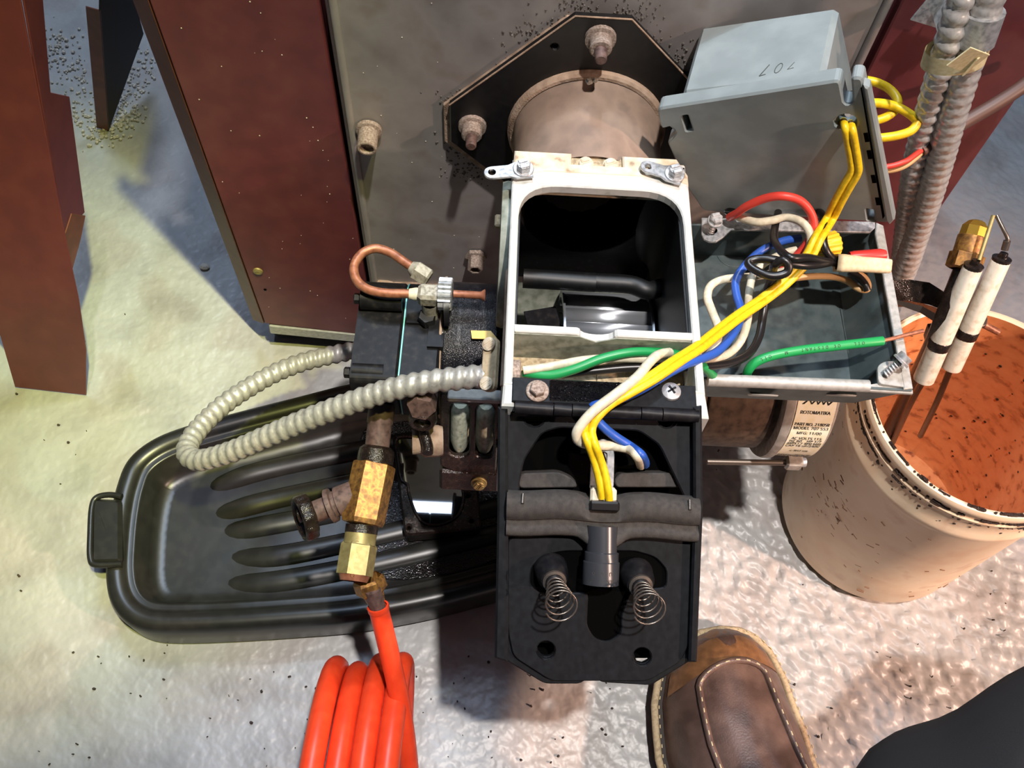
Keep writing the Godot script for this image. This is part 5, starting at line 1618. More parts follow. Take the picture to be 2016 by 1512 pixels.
	a_wire([Vector3(0.0169, 0.3360, 0.2041), Vector3(0.0337, 0.3350, 0.2055), Vector3(0.0530, 0.3370, 0.2036), Vector3(0.0725, 0.3380, 0.2009), Vector3(0.0920, 0.3390, 0.1997), Vector3(0.1092, 0.3380, 0.1982), Vector3(0.1222, 0.3320, 0.1933), Vector3(0.1357, 0.3260, 0.1871), Vector3(0.1475, 0.3220, 0.1783), Vector3(0.1553, 0.3200, 0.1652), Vector3(0.1589, 0.3210, 0.1507), Vector3(0.1606, 0.3280, 0.1382), Vector3(0.1623, 0.3350, 0.1321)], 0.0025, M.black_wire, "black_wire", "black wire from the housing tray bending up through the wiring box")
	a_wire([Vector3(0.2024, 0.3350, 0.1181), Vector3(0.1830, 0.3460, 0.1304), Vector3(0.1695, 0.3500, 0.1334), Vector3(0.1580, 0.3500, 0.1309), Vector3(0.1498, 0.3480, 0.1296), Vector3(0.1452, 0.3470, 0.1313), Vector3(0.1466, 0.3470, 0.1352), Vector3(0.1532, 0.3480, 0.1402), Vector3(0.1601, 0.3490, 0.1415), Vector3(0.1655, 0.3510, 0.1398), Vector3(0.1655, 0.3540, 0.1366), Vector3(0.1622, 0.3545, 0.1344), Vector3(0.1591, 0.3500, 0.1348), Vector3(0.1623, 0.3350, 0.1321)], 0.0025, M.black_wire, "black_wire", "black wire tied in a flat loop left of the beige crimp cap")
	a_wire([Vector3(0.1733, 0.3300, 0.0786), Vector3(0.1679, 0.3360, 0.0946), Vector3(0.1647, 0.3400, 0.1076), Vector3(0.1635, 0.3500, 0.1236), Vector3(0.1665, 0.3560, 0.1334), Vector3(0.1782, 0.3520, 0.1297), Vector3(0.1918, 0.3420, 0.1239), Vector3(0.2028, 0.3350, 0.1195)], 0.0024, M.black_wire, "black_wire", "black wire hanging in front of the rear rim left of the red one")
	a_wire([Vector3(0.1975, 0.3300, 0.0745), Vector3(0.1958, 0.3420, 0.0898), Vector3(0.1933, 0.3460, 0.1029), Vector3(0.1917, 0.3460, 0.1124), Vector3(0.1941, 0.3430, 0.1182), Vector3(0.1999, 0.3380, 0.1197)], 0.0025, M.black_wire, "black_wire", "black wire dropping between the yellow cap and yellow cords")
	a_wire([Vector3(0.2155, 0.3220, 0.1157), Vector3(0.2212, 0.3210, 0.1184), Vector3(0.2249, 0.3200, 0.1232), Vector3(0.2267, 0.3180, 0.1262)], 0.0022, M.black_wire, "black_wire", "short black wire curling out under the beige crimp cap")
	var g = thing("ground_wire", Vector3(0.1946, 0.3000, 0.1600), "green ground wire with printed sheath and bare copper tip over the box edge", "wire")
	var s = st()
	var gp = [Vector3(0.1507, 0.3040, 0.1832), Vector3(0.1501, 0.3110, 0.1823), Vector3(0.1538, 0.3160, 0.1795), Vector3(0.1637, 0.3190, 0.1763), Vector3(0.1799, 0.3210, 0.1731), Vector3(0.1979, 0.3220, 0.1702), Vector3(0.2159, 0.3230, 0.1674), Vector3(0.2276, 0.3230, 0.1653)]
	wire(s, gp, 0.0028, 12)
	part(g, "sheath", s, M.green_wire)
	s = st()
	wire(s, [Vector3(0.2270, 0.3230, 0.1653), Vector3(0.2330, 0.3230, 0.1636), Vector3(0.2421, 0.3240, 0.1609), Vector3(0.2522, 0.3250, 0.1581)], 0.0012, 8)
	part(g, "bare_copper", s, M.copper)
	var path = evenly(smooth(gp, 8), 0.0012)
	var txt = "OIL   OE DISTANT   M   OIL"
	for i in txt.length():
		if txt[i] == " ":
			continue
		var k = path.size() - 12 - i * 2
		if k < 6:
			break
		var tm = TextMesh.new()
		tm.text = txt[i]
		tm.font = SystemFont.new()
		tm.font.font_names = PackedStringArray(["Droid Sans"])
		tm.font_size = 24
		tm.pixel_size = 0.0001
		tm.depth = 0.0001
		var mi = MeshInstance3D.new()
		mi.mesh = tm
		mi.material_override = M.ink
		mi.name = numbered(g, "printed_letter")
		g.add_child(mi, true)
		var dx: Vector3 = (path[k - 1] - path[k]).normalized()
		var up = Vector3(0, 0.86, 0.5)
		up = (up - dx * up.dot(dx)).normalized()
		mi.transform = Transform3D(Basis(dx, up.cross(dx), up), path[k] + up * 0.0028 - base_of(g))
	# yellow pair from the control to the flame sensor
	for q in 2:
		var o = Vector3(0.0019, 0.0, 0.0006) * (1.0 if q == 0 else -1.0)
		var pts: Array = [Vector3(0.1868, 0.4102, 0.0810), Vector3(0.1842, 0.4160, 0.0913), Vector3(0.1894, 0.4057, 0.0931), Vector3(0.1945, 0.3955, 0.0943), Vector3(0.1976, 0.3874, 0.0953), Vector3(0.1974, 0.3762, 0.0955), Vector3(0.1974, 0.3615, 0.0954), Vector3(0.1978, 0.3467, 0.0954)] + [Vector3(0.1885, 0.3480, 0.1108), Vector3(0.1828, 0.3410, 0.1215), Vector3(0.1715, 0.3340, 0.1334), Vector3(0.1575, 0.3310, 0.1452), Vector3(0.1401, 0.3350, 0.1610), Vector3(0.1236, 0.3450, 0.1796), Vector3(0.1098, 0.3550, 0.1960), Vector3(0.0950, 0.3630, 0.2106), Vector3(0.0820, 0.3660, 0.2222), Vector3(0.0687, 0.3660, 0.2314), Vector3(0.0587, 0.3630, 0.2371), Vector3(0.0520, 0.3600, 0.2437), Vector3(0.0498, 0.3570, 0.2489)] + [Vector3(0.0512, 0.3571, 0.2565), Vector3(0.0549, 0.3495, 0.2613), Vector3(0.0579, 0.3437, 0.2670), Vector3(0.0600, 0.3383, 0.2730), Vector3(0.0612, 0.3332, 0.2764)]
		var moved = []
		for p in pts:
			moved.append(p + o)
		a_wire(moved, 0.0021, M.yellow_wire, "yellow_wire", ["right-hand yellow wire of the pair from the grey control to the flame sensor", "left-hand yellow wire of the pair from the grey control to the flame sensor"][q], "yellow sensor cords")
	a_wire([Vector3(0.0946, 0.3520, 0.1982), Vector3(0.0869, 0.3620, 0.2059), Vector3(0.0809, 0.3670, 0.2135), Vector3(0.0738, 0.3680, 0.2234), Vector3(0.0632, 0.3680, 0.2334), Vector3(0.0520, 0.3650, 0.2422), Vector3(0.0455, 0.3610, 0.2491), Vector3(0.0438, 0.3570, 0.2524), Vector3(0.0462, 0.3520, 0.2538), Vector3(0.0536, 0.3460, 0.2523), Vector3(0.0641, 0.3410, 0.2500), Vector3(0.0728, 0.3410, 0.2513)] + [Vector3(0.0756, 0.3479, 0.2581), Vector3(0.0790, 0.3374, 0.2563), Vector3(0.0813, 0.3271, 0.2540)], 0.0026, M.white_wire, "white_wire", "white wire curving over the hinge onto the open cover with the blue one")
	a_wire([Vector3(0.2115, 0.3950, 0.0306), Vector3(0.2179, 0.3950, 0.0322), Vector3(0.2249, 0.3940, 0.0360), Vector3(0.2286, 0.3930, 0.0429), Vector3(0.2266, 0.3920, 0.0502), Vector3(0.2213, 0.3900, 0.0542), Vector3(0.2150, 0.3880, 0.0559)], 0.0026, M.yellow_wire, "yellow_wire", "yellow wire in the upper, smaller loop beside the grey control")
	a_wire([Vector3(0.2080, 0.3970, 0.0515), Vector3(0.2161, 0.3970, 0.0509), Vector3(0.2252, 0.3960, 0.0520), Vector3(0.2328, 0.3950, 0.0564), Vector3(0.2368, 0.3930, 0.0600), Vector3(0.2342, 0.3900, 0.0640), Vector3(0.2260, 0.3880, 0.0666), Vector3(0.2163, 0.3860, 0.0673)], 0.0026, M.yellow_wire, "yellow_wire", "yellow wire in the lower, wider loop beside the grey control")
	var c = thing("thermostat_cable", Vector3(0.2631, 0.3700, 0.0477), "brown two-core cable from the right, split into red and tan cores at the control", "cable")
	s = st()
	wire(s, [Vector3(0.3198, 0.4000, 0.0158), Vector3(0.3062, 0.3950, 0.0275), Vector3(0.2906, 0.3880, 0.0367), Vector3(0.2745, 0.3800, 0.0443), Vector3(0.2605, 0.3740, 0.0517), Vector3(0.2491, 0.3700, 0.0593)], 0.0042, 12)
	part(c, "jacket", s, M.brown_cable)
	s = st()
	wire(s, [Vector3(0.2513, 0.3710, 0.0585), Vector3(0.2459, 0.3710, 0.0629), Vector3(0.2393, 0.3700, 0.0680), Vector3(0.2327, 0.3680, 0.0702), Vector3(0.2252, 0.3660, 0.0709)], 0.0017, 9)
	part(c, "red_core", s, M.red_wire)
	s = st()
	wire(s, [Vector3(0.2511, 0.3700, 0.0588), Vector3(0.2476, 0.3680, 0.0624), Vector3(0.2414, 0.3660, 0.0674), Vector3(0.2354, 0.3640, 0.0696), Vector3(0.2269, 0.3620, 0.0704)], 0.0017, 9)
	part(c, "tan_core", s, M.tan_wire)
	# splice caps
	s = st()
	var y0 = Vector3(0.1871, 0.3360, 0.1107)
	var y1 = Vector3(0.2062, 0.3380, 0.1057)
	var pr = []
	var AX = along(y0, y1 - y0)
	var rings = []
	for q in [[0.0050, 0.0], [0.0058, 0.001], [0.0066, 0.010], [0.0072, 0.0168], [0.0062, 0.0178], [0.0, 0.0178]]:
		var ring = []
		for k in 48:
			var a = TAU * k / 48.0
			var r: float = q[0] * (1.0 + 0.06 * signf(sin(a * 12.0)))
			ring.append(AX * Vector3(cos(a) * r, q[1], sin(a) * r))
		rings.append(ring)
	skin(s, rings)
	solo("wire_nut", s, M.yellow_cap, "fluted yellow wire nut in the wiring box", "wire nut")
	s = st()
	var t0 = Vector3(0.2010, 0.3370, 0.1208)
	var t1 = Vector3(0.2325, 0.3390, 0.1229)
	AX = along(t0, t1 - t0)
	var TLn = t0.distance_to(t1)
	rings = []
	for q in [[0.0042, 0.001], [0.0056, 0.0], [0.0058, 0.004], [0.0050, TLn * 0.5], [0.0048, TLn * 0.9], [0.0044, TLn], [0.003, TLn], [0.0028, TLn - 0.003]]:
		var ring = []
		for k in 28:
			var a = TAU * k / 28.0
			var sq = 1.0 + 0.10 * cos(a * 4.0)
			ring.append(AX * Vector3(cos(a) * q[0] * sq, q[1], sin(a) * q[0] * sq))
		rings.append(ring)
	skin(s, rings)
	solo("crimp_cap", s, M.beige, "beige ribbed crimp cap joining the black wires over the box edge", "splice cap")
	s = st()
	var r0 = Vector3(0.2129, 0.3310, 0.1110)
	var r1 = Vector3(0.2359, 0.3320, 0.1091)
	var RL = r0.distance_to(r1)
	lathe(s, [Vector2(0.0028, 0), Vector2(0.0034, 0.003), Vector2(0.0040, RL - 0.004), Vector2(0.0032, RL - 0.001), Vector2(0, RL)], along(r0, r1 - r0), 16)
	solo("splice_cap", s, M.red_cap, "small red cone cap lying behind the beige crimp cap", "splice cap")
	# armoured cable from the housing to the pump
	var ac = thing("armoured_cable", Vector3(-0.2161, 0.1500, 0.1802), "grey armoured cable looping from the housing clamp over the tray and back to the pump", "conduit")
	s = st()
	var ap = evenly(smooth([Vector3(-0.0003, 0.2860, 0.1800), Vector3(-0.0088, 0.2870, 0.1821), Vector3(-0.0210, 0.2870, 0.1842), Vector3(-0.0363, 0.2850, 0.1860), Vector3(-0.0517, 0.2810, 0.1878), Vector3(-0.0675, 0.2740, 0.1895), Vector3(-0.0836, 0.2660, 0.1921), Vector3(-0.1034, 0.2550, 0.1953), Vector3(-0.1239, 0.2430, 0.1990), Vector3(-0.1450, 0.2300, 0.2032), Vector3(-0.1652, 0.2170, 0.2068), Vector3(-0.1825, 0.2060, 0.2082), Vector3(-0.1948, 0.1980, 0.2071), Vector3(-0.2044, 0.1910, 0.2010), Vector3(-0.2083, 0.1850, 0.1912), Vector3(-0.2072, 0.1790, 0.1780), Vector3(-0.2025, 0.1730, 0.1635), Vector3(-0.1942, 0.1670, 0.1471), Vector3(-0.1816, 0.1610, 0.1303), Vector3(-0.1660, 0.1560, 0.1144), Vector3(-0.1491, 0.1520, 0.1021), Vector3(-0.1309, 0.1500, 0.0939), Vector3(-0.1079, 0.1500, 0.0871), Vector3(-0.0842, 0.1520, 0.0841)], 14), 0.0012)
	sweep(s, ap, 0.0070, 14, 0.0072, 0.0016)
	part(ac, "armour", s, M.armour)
	var PX = Transform3D(Basis(Vector3(0.05, -0.35, 0.93).normalized(), Vector3.UP, Vector3.LEFT), Vector3(-0.0018, 0.2955, 0.1781))
	var zx = Vector3(-0.45, 0.85, 0.28).normalized()
	var yx = (Vector3(0.0, -0.35, 0.93) - zx * Vector3(0.0, -0.35, 0.93).dot(zx)).normalized()
	PX.basis = Basis(yx.cross(zx), yx, zx)
	s = st()
	slab(s, rounded([Vector2(-0.0048, -0.0165), Vector2(0.0048, -0.0165), Vector2(0.0048, 0.0165), Vector2(-0.0048, 0.0165)], 0.0046, 5), [], -0.003, 0.0015, PX, 0.0008)
	var cl = part(ac, "clamp_plate", s, M.tan, "rusty tan clamp plate")
	for yy in [-0.0118, 0.0122]:
		s = st()
		bolt(s, PX * Vector3(0, yy, 0.0015), zx, 0.0042, 0.0022, 0.0, 16, true)
		part(cl, "clamp_screw", s, M.cast_dirty)


func conduits() -> void:
	var s = st()
	var p = evenly(smooth([Vector3(0.2260, 0.4844, 0.0500), Vector3(0.2272, 0.4647, 0.0550), Vector3(0.2329, 0.4352, 0.0580), Vector3(0.2425, 0.3953, 0.0560), Vector3(0.2543, 0.3542, 0.0520), Vector3(0.2679, 0.3150, 0.0480), Vector3(0.2849, 0.2684, 0.0440), Vector3(0.3063, 0.2100, 0.0360), Vector3(0.3244, 0.1530, 0.0300)], 14), 0.0012)
	sweep(s, p, 0.0066, 14, 0.0085, 0.0018)
	solo("flexible_conduit", s, M.flex, "thinner, brighter ribbed metal conduit on the left of the pair", "conduit", "metal conduits beside the boiler")
	var t = thing("flexible_conduit", Vector3(0.2976, 0.2224, 0.0500), "thicker, duller metal conduit on the right of the pair, with smooth coupling", "conduit", "metal conduits beside the boiler")
	s = st()
	var q = evenly(smooth([Vector3(0.2383, 0.4852, 0.0500), Vector3(0.2415, 0.4649, 0.0540), Vector3(0.2460, 0.4361, 0.0580), Vector3(0.2552, 0.3982, 0.0580), Vector3(0.2663, 0.3595, 0.0560), Vector3(0.2762, 0.3227, 0.0540), Vector3(0.2856, 0.2843, 0.0520), Vector3(0.2946, 0.2475, 0.0500), Vector3(0.3105, 0.1887, 0.0400)], 14), 0.0012)
	sweep(s, q, 0.0084, 16, 0.0076, 0.0010)
	part(t, "armour", s, M.flex)
	s = st()
	sweep(s, [Vector3(0.2415, 0.4647, 0.0545), Vector3(0.2440, 0.4478, 0.0570)], 0.0104, 20)
	part(t, "coupling", s, M.zinc, "smooth coupling sleeve")
	s = st()
	var a = Vector3(0.2376, 0.4413, 0.0600)
	var d = (Vector3(0.2434, 0.4127, 0.0600) - Vector3(0.2359, 0.4505, 0.0600)).normalized()
	var X = along(a, d, Vector3(0, 0.1, 1))
	rings_tape(s, X)
	box(s, Vector3(0.2360, 0.4502, 0.0740), Vector3(0.018, 0.014, 0.0008), Basis(Vector3.BACK, -0.5) * Basis(Vector3.UP, 0.3), 0.0002)
	box(s, Vector3(0.2422, 0.4453, 0.0710), Vector3(0.010, 0.012, 0.0008), Basis(Vector3.BACK, -0.2) * Basis(Vector3.UP, 0.8), 0.0002)
	solo("masking_tape", s, M.tape, "cream masking tape wrapped round both metal conduits", "tape")
	s = st()
	box(s, Vector3(0.2425, 0.4305, 0.0120), Vector3(0.024, 0.020, 0.0012), Basis(Vector3.BACK, -0.25), 0.0004)
	box(s, Vector3(0.2414, 0.4385, 0.0220), Vector3(0.0012, 0.020, 0.020), Basis(Vector3.BACK, -0.25), 0.0004)
	bolt(s, Vector3(0.2452, 0.4286, 0.0128), Vector3(0, 0, 1), 0.003, 0.003, 0.004, 12, true)
	solo("conduit_strap", s, M.zinc, "small bright strap holding the thinner conduit to the maroon flange", "bracket")


func rings_tape(s: SurfaceTool, X: Transform3D) -> void:
	var rings = []
	for yy in [-0.008, 0.008]:
		var ring = []
		for k in 32:
			var a = TAU * k / 32.0
			ring.append(X * Vector3(cos(a) * 0.0165 + 0.001, yy * 0.65, sin(a) * 0.0095))
		rings.append(ring)
	skin(s, rings)


func pail_and_nozzle() -> void:
	var c = Vector3(0.3487, 0.0, 0.1454)
	var t = thing("pail", c, "dirty cream plastic pail, oil-stained orange inside, right of the burner", "bucket")
	var s = st()
	var B = Transform3D(Basis.IDENTITY, c)
	lathe(s, [Vector2(0, 0.0005), Vector2(0.074, 0.0005), Vector2(0.0800, 0.003), Vector2(0.0825, 0.009), Vector2(0.0832, 0.05), Vector2(0.0835, 0.168), Vector2(0.0850, 0.172), Vector2(0.0862, 0.176), Vector2(0.0862, 0.180), Vector2(0.0848, 0.183), Vector2(0.0838, 0.196), Vector2(0.0846, 0.199), Vector2(0.0850, 0.2015), Vector2(0.0835, 0.2035), Vector2(0.0835, 0.2065), Vector2(0.0848, 0.2085), Vector2(0.0848, 0.2125), Vector2(0.0836, 0.215), Vector2(0.0815, 0.2155), Vector2(0.0795, 0.214)], B, 96)
	part(t, "shell", s, M.pail)
	s = st()
	lathe(s, [Vector2(0.0795, 0.214), Vector2(0.0790, 0.205), Vector2(0.0785, 0.02), Vector2(0.074, 0.012), Vector2(0, 0.012)], B, 96)
	part(t, "lining", s, M.pail_in, "oil-stained inner wall")
	var rng = RandomNumberGenerator.new()
	rng.seed = 21
	s = st()
	for i in 60:
		var a = rng.randf_range(0.5, 3.6)
		var span = rng.randf_range(0.01, 0.16)
		var lv = rng.randi_range(0, 2)
		var yy: float = [0.2050, 0.1975, 0.2158][lv] + rng.randf_range(-0.001, 0.0006)
		var rr: float = [0.0838, 0.0840, 0.0815][lv]
		var pts = []
		for k in 7:
			var b = a + span * (k / 6.0 - 0.5)
			pts.append(c + Vector3(cos(b) * rr, yy + rng.randf_range(-0.0005, 0.0005), sin(b) * rr))
		sweep(s, pts, rng.randf_range(0.0006, 0.0017), 6)
	for i in 46:
		var a = rng.randf_range(0.6, 3.4)
		var p = c + Vector3(cos(a) * 0.0842, rng.randf_range(0.184, 0.2), sin(a) * 0.0842)
		lathe(s, [Vector2(rng.randf_range(0.0006, 0.002), 0), Vector2(0.0004, 0.0005), Vector2(0, 0.0006)], along(p, Vector3(cos(a), 0, sin(a))), 6)
	for i in 260:
		var a = rng.randf_range(0.4, 3.6)
		var lv = rng.randi_range(0, 2)
		var cl = sin(a * 9.0) + sin(a * 23.0 + 1.0)
		if cl < -0.2:
			continue
		var p = c + Vector3(cos(a) * [0.0842, 0.0846, 0.0822][lv], [0.2050, 0.1985, 0.2158][lv], sin(a) * [0.0842, 0.0846, 0.0822][lv])
		lathe(s, [Vector2(rng.randf_range(0.0005, 0.0017), -0.0004), Vector2(0.0004, 0.0006), Vector2(0, 0.0006)], along(p, Vector3(cos(a), 0.4, sin(a))), 6)
	part(t, "sludge", s, M.sludge, "black sludge caught in the rim grooves").set_meta("kind", "stuff")
	s = st()
	for i in 140:
		var a = rng.randf_range(PI, TAU + 1.0)
		var rr = 0.0783
		var p = c + Vector3(cos(a) * rr, rng.randf_range(0.03, 0.19), sin(a) * rr)
		lathe(s, [Vector2(rng.randf_range(0.0004, 0.0015), 0), Vector2(0, 0.0004)], along(p, -Vector3(cos(a), 0, sin(a))), 6)
	part(t, "oil_spots", s, M.sludge).set_meta("kind", "stuff")
	s = st()
	for i in 90:
		var a = rng.randf_range(0.8, 4.0)
		var yy = rng.randf_range(0.012, 0.165)
		if i % 2 == 0:
			a = rng.randfn(2.75, 0.18)
			yy = rng.randfn(0.105, 0.022)
		var pts = []
		var slope = rng.randf_range(-0.6, 0.6)
		var ln = rng.randf_range(0.004, 0.07)
		for k in 5:
			var b = a + ln * (k / 4.0 - 0.5)
			pts.append(c + Vector3(cos(b) * 0.0831, clampf(yy + slope * 0.08 * (b - a), 0.011, 0.166), sin(b) * 0.0831))
		sweep(s, pts, rng.randf_range(0.0003, 0.0008), 5)
	part(t, "scuffs", s, plain(c8(120, 88, 66), 0.8)).set_meta("kind", "stuff")
	# nozzle and electrode assembly standing in the pail
	var n = thing("nozzle_assembly", Vector3(0.3547, 0.1000, 0.1000), "brass oil nozzle with two white porcelain electrodes, stood upright in the pail", "nozzle assembly")
	var z0 = Vector3(0.2965, 0.3350, 0.0809)
	var z1 = Vector3(0.2896, 0.3180, 0.1070)
	s = st()
	var A = along(z1, z0 - z1)
	var L = z0.distance_to(z1)
	lathe(s, [Vector2(0.0085, 0.0), Vector2(0.0105, 0.001), Vector2(0.0105, L * 0.32), Vector2(0.0088, L * 0.34)], A, 6, true)
	part(n, "adapter", s, M.brass)
	s = st()
	lathe(s, [Vector2(0.0088, L * 0.33), Vector2(0.0088, L * 0.66), Vector2(0.0078, L * 0.68)], A, 20)
	part(n, "adapter_barrel", s, M.brass)
	s = st()
	lathe(s, [Vector2(0.0084, L * 0.66), Vector2(0.0080, L * 0.86), Vector2(0.0050, L * 0.97), Vector2(0.003, L), Vector2(0, L)], A, 8, true)
	part(n, "nozzle_tip", s, M.gold, "shiny brass nozzle tip")
	s = st()
	var pp = [Vector3(0.2892, 0.3170, 0.1078), Vector3(0.2834, 0.3050, 0.1245), Vector3(0.2870, 0.2700, 0.1328), Vector3(0.3026, 0.2000, 0.1281), Vector3(0.3187, 0.1200, 0.1256)]
	sweep(s, smooth(pp, 4), 0.0055, 14)
	part(n, "oil_pipe", s, M.oily)
	for q in [[Vector3(0.2877, 0.3320, 0.1150), Vector3(0.2862, 0.2520, 0.1487), Vector3(0.2950, 0.2100, 0.1461), Vector3(0.3227, 0.1200, 0.1308)], [Vector3(0.3113, 0.3250, 0.1030), Vector3(0.3079, 0.2500, 0.1370), Vector3(0.3217, 0.2000, 0.1354), Vector3(0.3468, 0.1200, 0.1233)]]:
		var a: Vector3 = q[0]
		var b: Vector3 = q[1]
		var D = along(b, a - b)
		var PL = a.distance_to(b)
		s = st()
		lathe(s, [Vector2(0.003, 0.0), Vector2(0.0064, 0.0), Vector2(0.0068, 0.001), Vector2(0.0066, PL * 0.5), Vector2(0.0058, PL - 0.001), Vector2(0.0054, PL), Vector2(0, PL)], D, 24)
		var po = part(n, "porcelain", s, M.porcelain, "white porcelain insulator")
		s = st()
		lathe(s, [Vector2(0.0056, PL - 0.0005), Vector2(0.0059, PL + 0.0015), Vector2(0.003, PL + 0.002), Vector2(0.0024, PL + 0.005), Vector2(0, PL + 0.005)], D, 18)
		part(po, "ferrule", s, M.oily)
		s = st()
		lathe(s, [Vector2(0.0066, PL * 0.30), Vector2(0.0071, PL * 0.31), Vector2(0.0071, PL * 0.37), Vector2(0.0066, PL * 0.38)], D, 18)
		part(po, "clamp_band", s, M.oily)
		s = st()
		wire(s, [b, q[2], q[3]], 0.0022, 10)
		part(po, "lead_rod", s, M.oily)
	s = st()
	sweep(s, [Vector3(0.2893, 0.3370, 0.1133), Vector3(0.2954, 0.3520, 0.0909)], 0.0012, 8)
	part(n, "electrode_wire", s, M.brass_clean)
	s = st()
	sweep(s, [Vector3(0.3111, 0.3310, 0.0997), Vector3(0.3108, 0.3360, 0.0966)], 0.0022, 10)
	sweep(s, smooth([Vector3(0.3111, 0.3340, 0.0974), Vector3(0.3108, 0.3370, 0.0958), Vector3(0.3077, 0.3400, 0.0913), Vector3(0.3037, 0.3430, 0.0830)], 3), 0.0012, 8)
	part(n, "electrode_wire", s, M.steelrod)
	# spider bracket
	s = st()
	var R = Transform3D(Basis(Vector3.RIGHT, Vector3.FORWARD, Vector3.UP), Vector3.ZERO)
	var BX = Transform3D(Basis(Vector3(0.97, 0.0, 0.24), Vector3(0.20, 0.42, -0.88).normalized(), Vector3.ZERO), Vector3.ZERO)
	skin(s, [[Vector3(0.2614, 0.2850, 0.0930), Vector3(0.2723, 0.2860, 0.0922), Vector3(0.2850, 0.2870, 0.0946), Vector3(0.2954, 0.2880, 0.1044), Vector3(0.2980, 0.2870, 0.1139)], [Vector3(0.2639, 0.2750, 0.1023), Vector3(0.2748, 0.2760, 0.1023), Vector3(0.2874, 0.2770, 0.1054), Vector3(0.2962, 0.2780, 0.1104), Vector3(0.3002, 0.2790, 0.1148)]], false)
	skin(s, [[Vector3(0.2639, 0.2750, 0.1023), Vector3(0.2782, 0.2760, 0.1021), Vector3(0.2905, 0.2770, 0.1069), Vector3(0.3002, 0.2790, 0.1148)], [Vector3(0.2700, 0.2620, 0.0981), Vector3(0.2846, 0.2630, 0.0979), Vector3(0.2971, 0.2640, 0.1036), Vector3(0.3060, 0.2660, 0.1133)]], false)
	part(n, "spider_arm", s, M.oily)
	s = st()
	skin(s, [[Vector3(0.2641, 0.2800, 0.1048), Vector3(0.2798, 0.2810, 0.1094), Vector3(0.2949, 0.2820, 0.1210), Vector3(0.3008, 0.2810, 0.1271)], [Vector3(0.2666, 0.2760, 0.1060), Vector3(0.2800, 0.2770, 0.1123), Vector3(0.2911, 0.2770, 0.1212), Vector3(0.2963, 0.2770, 0.1256)]], false)
	part(n, "spider_arm", s, M.steelrod)
	s = st()
	slab(s, rounded(flat2([Vector3(0.3060, 0.2780, 0.1122), Vector3(0.3185, 0.2780, 0.1091), Vector3(0.3239, 0.2780, 0.1140), Vector3(0.3207, 0.2780, 0.1221), Vector3(0.3058, 0.2780, 0.1210)]), 0.003, 3), [circle(flat2([Vector3(0.3111, 0.2780, 0.1135)])[0], 0.002, 12)], 0.2765, 0.2795, Transform3D(Basis(Vector3(1, 0, 0), Vector3(0, 0, 1), Vector3(0, 1, 0)), Vector3.ZERO), 0.0006)
	part(n, "clamp_plate", s, M.steelrod)
	s = st()
	sweep(s, [Vector3(0.3211, 0.2770, 0.1194), Vector3(0.3315, 0.2740, 0.1225)], 0.0022, 10)
	part(n, "clamp_screw", s, M.copper)
	s = st()
	lathe(s, [Vector2(0.007, 0.0), Vector2(0.0085, 0.001), Vector2(0.0085, 0.010), Vector2(0.007, 0.011)], along(Vector3(0.2911, 0.2680, 0.1282), Vector3(0.2892, 0.3170, 0.1078) - Vector3(0.2911, 0.2680, 0.1282)), 6, true)
	part(n, "lock_nut", s, M.oily)
	s = st()
	sweep(s, [Vector3(0.3053, 0.2680, 0.1186), Vector3(0.3042, 0.2550, 0.1266)], 0.0042, 10)
	part(n, "clip", s, M.brownpipe)


var toe = Vector3(0.1921, 0.0200, 0.2606)
var heel_dir = (Vector3(0.2178, 0.0200, 0.3755) - Vector3(0.1921, 0.0200, 0.2606)).normalized()


func shoe_pt(sv: float, tv: float, lift := 0.0) -> Vector3:
	var keys = [[0.0, 0.004, 0.012], [0.004, 0.020, 0.024], [0.012, 0.032, 0.036], [0.026, 0.0425, 0.045], [0.05, 0.050, 0.052], [0.09, 0.0545, 0.064], [0.13, 0.0535, 0.080], [0.18, 0.046, 0.105], [0.24, 0.038, 0.12], [0.30, 0.034, 0.12]]
	var w = 0.0
	var h = 0.0
	for i in keys.size() - 1:
		if sv >= keys[i][0] and sv <= keys[i + 1][0]:
			var f = inverse_lerp(keys[i][0], keys[i + 1][0], sv)
			w = lerpf(keys[i][1], keys[i + 1][1], f)
			h = lerpf(keys[i][2], keys[i + 1][2], f)
	var side = Vector3(-heel_dir.z, 0, heel_dir.x) * -1.0
	var bend = Vector3.RIGHT * 0.010 * sin(clampf(sv / 0.2, 0.0, 1.0) * PI)
	var e = pow(maxf(1.0 - pow(absf(tv), 2.4), 0.0), 0.55)
	return toe + heel_dir * sv + side * w * tv * (1.0 - 0.10 * e) + bend * -1.0 + Vector3.UP * (-0.006 + (h - 0.004) * e + lift)


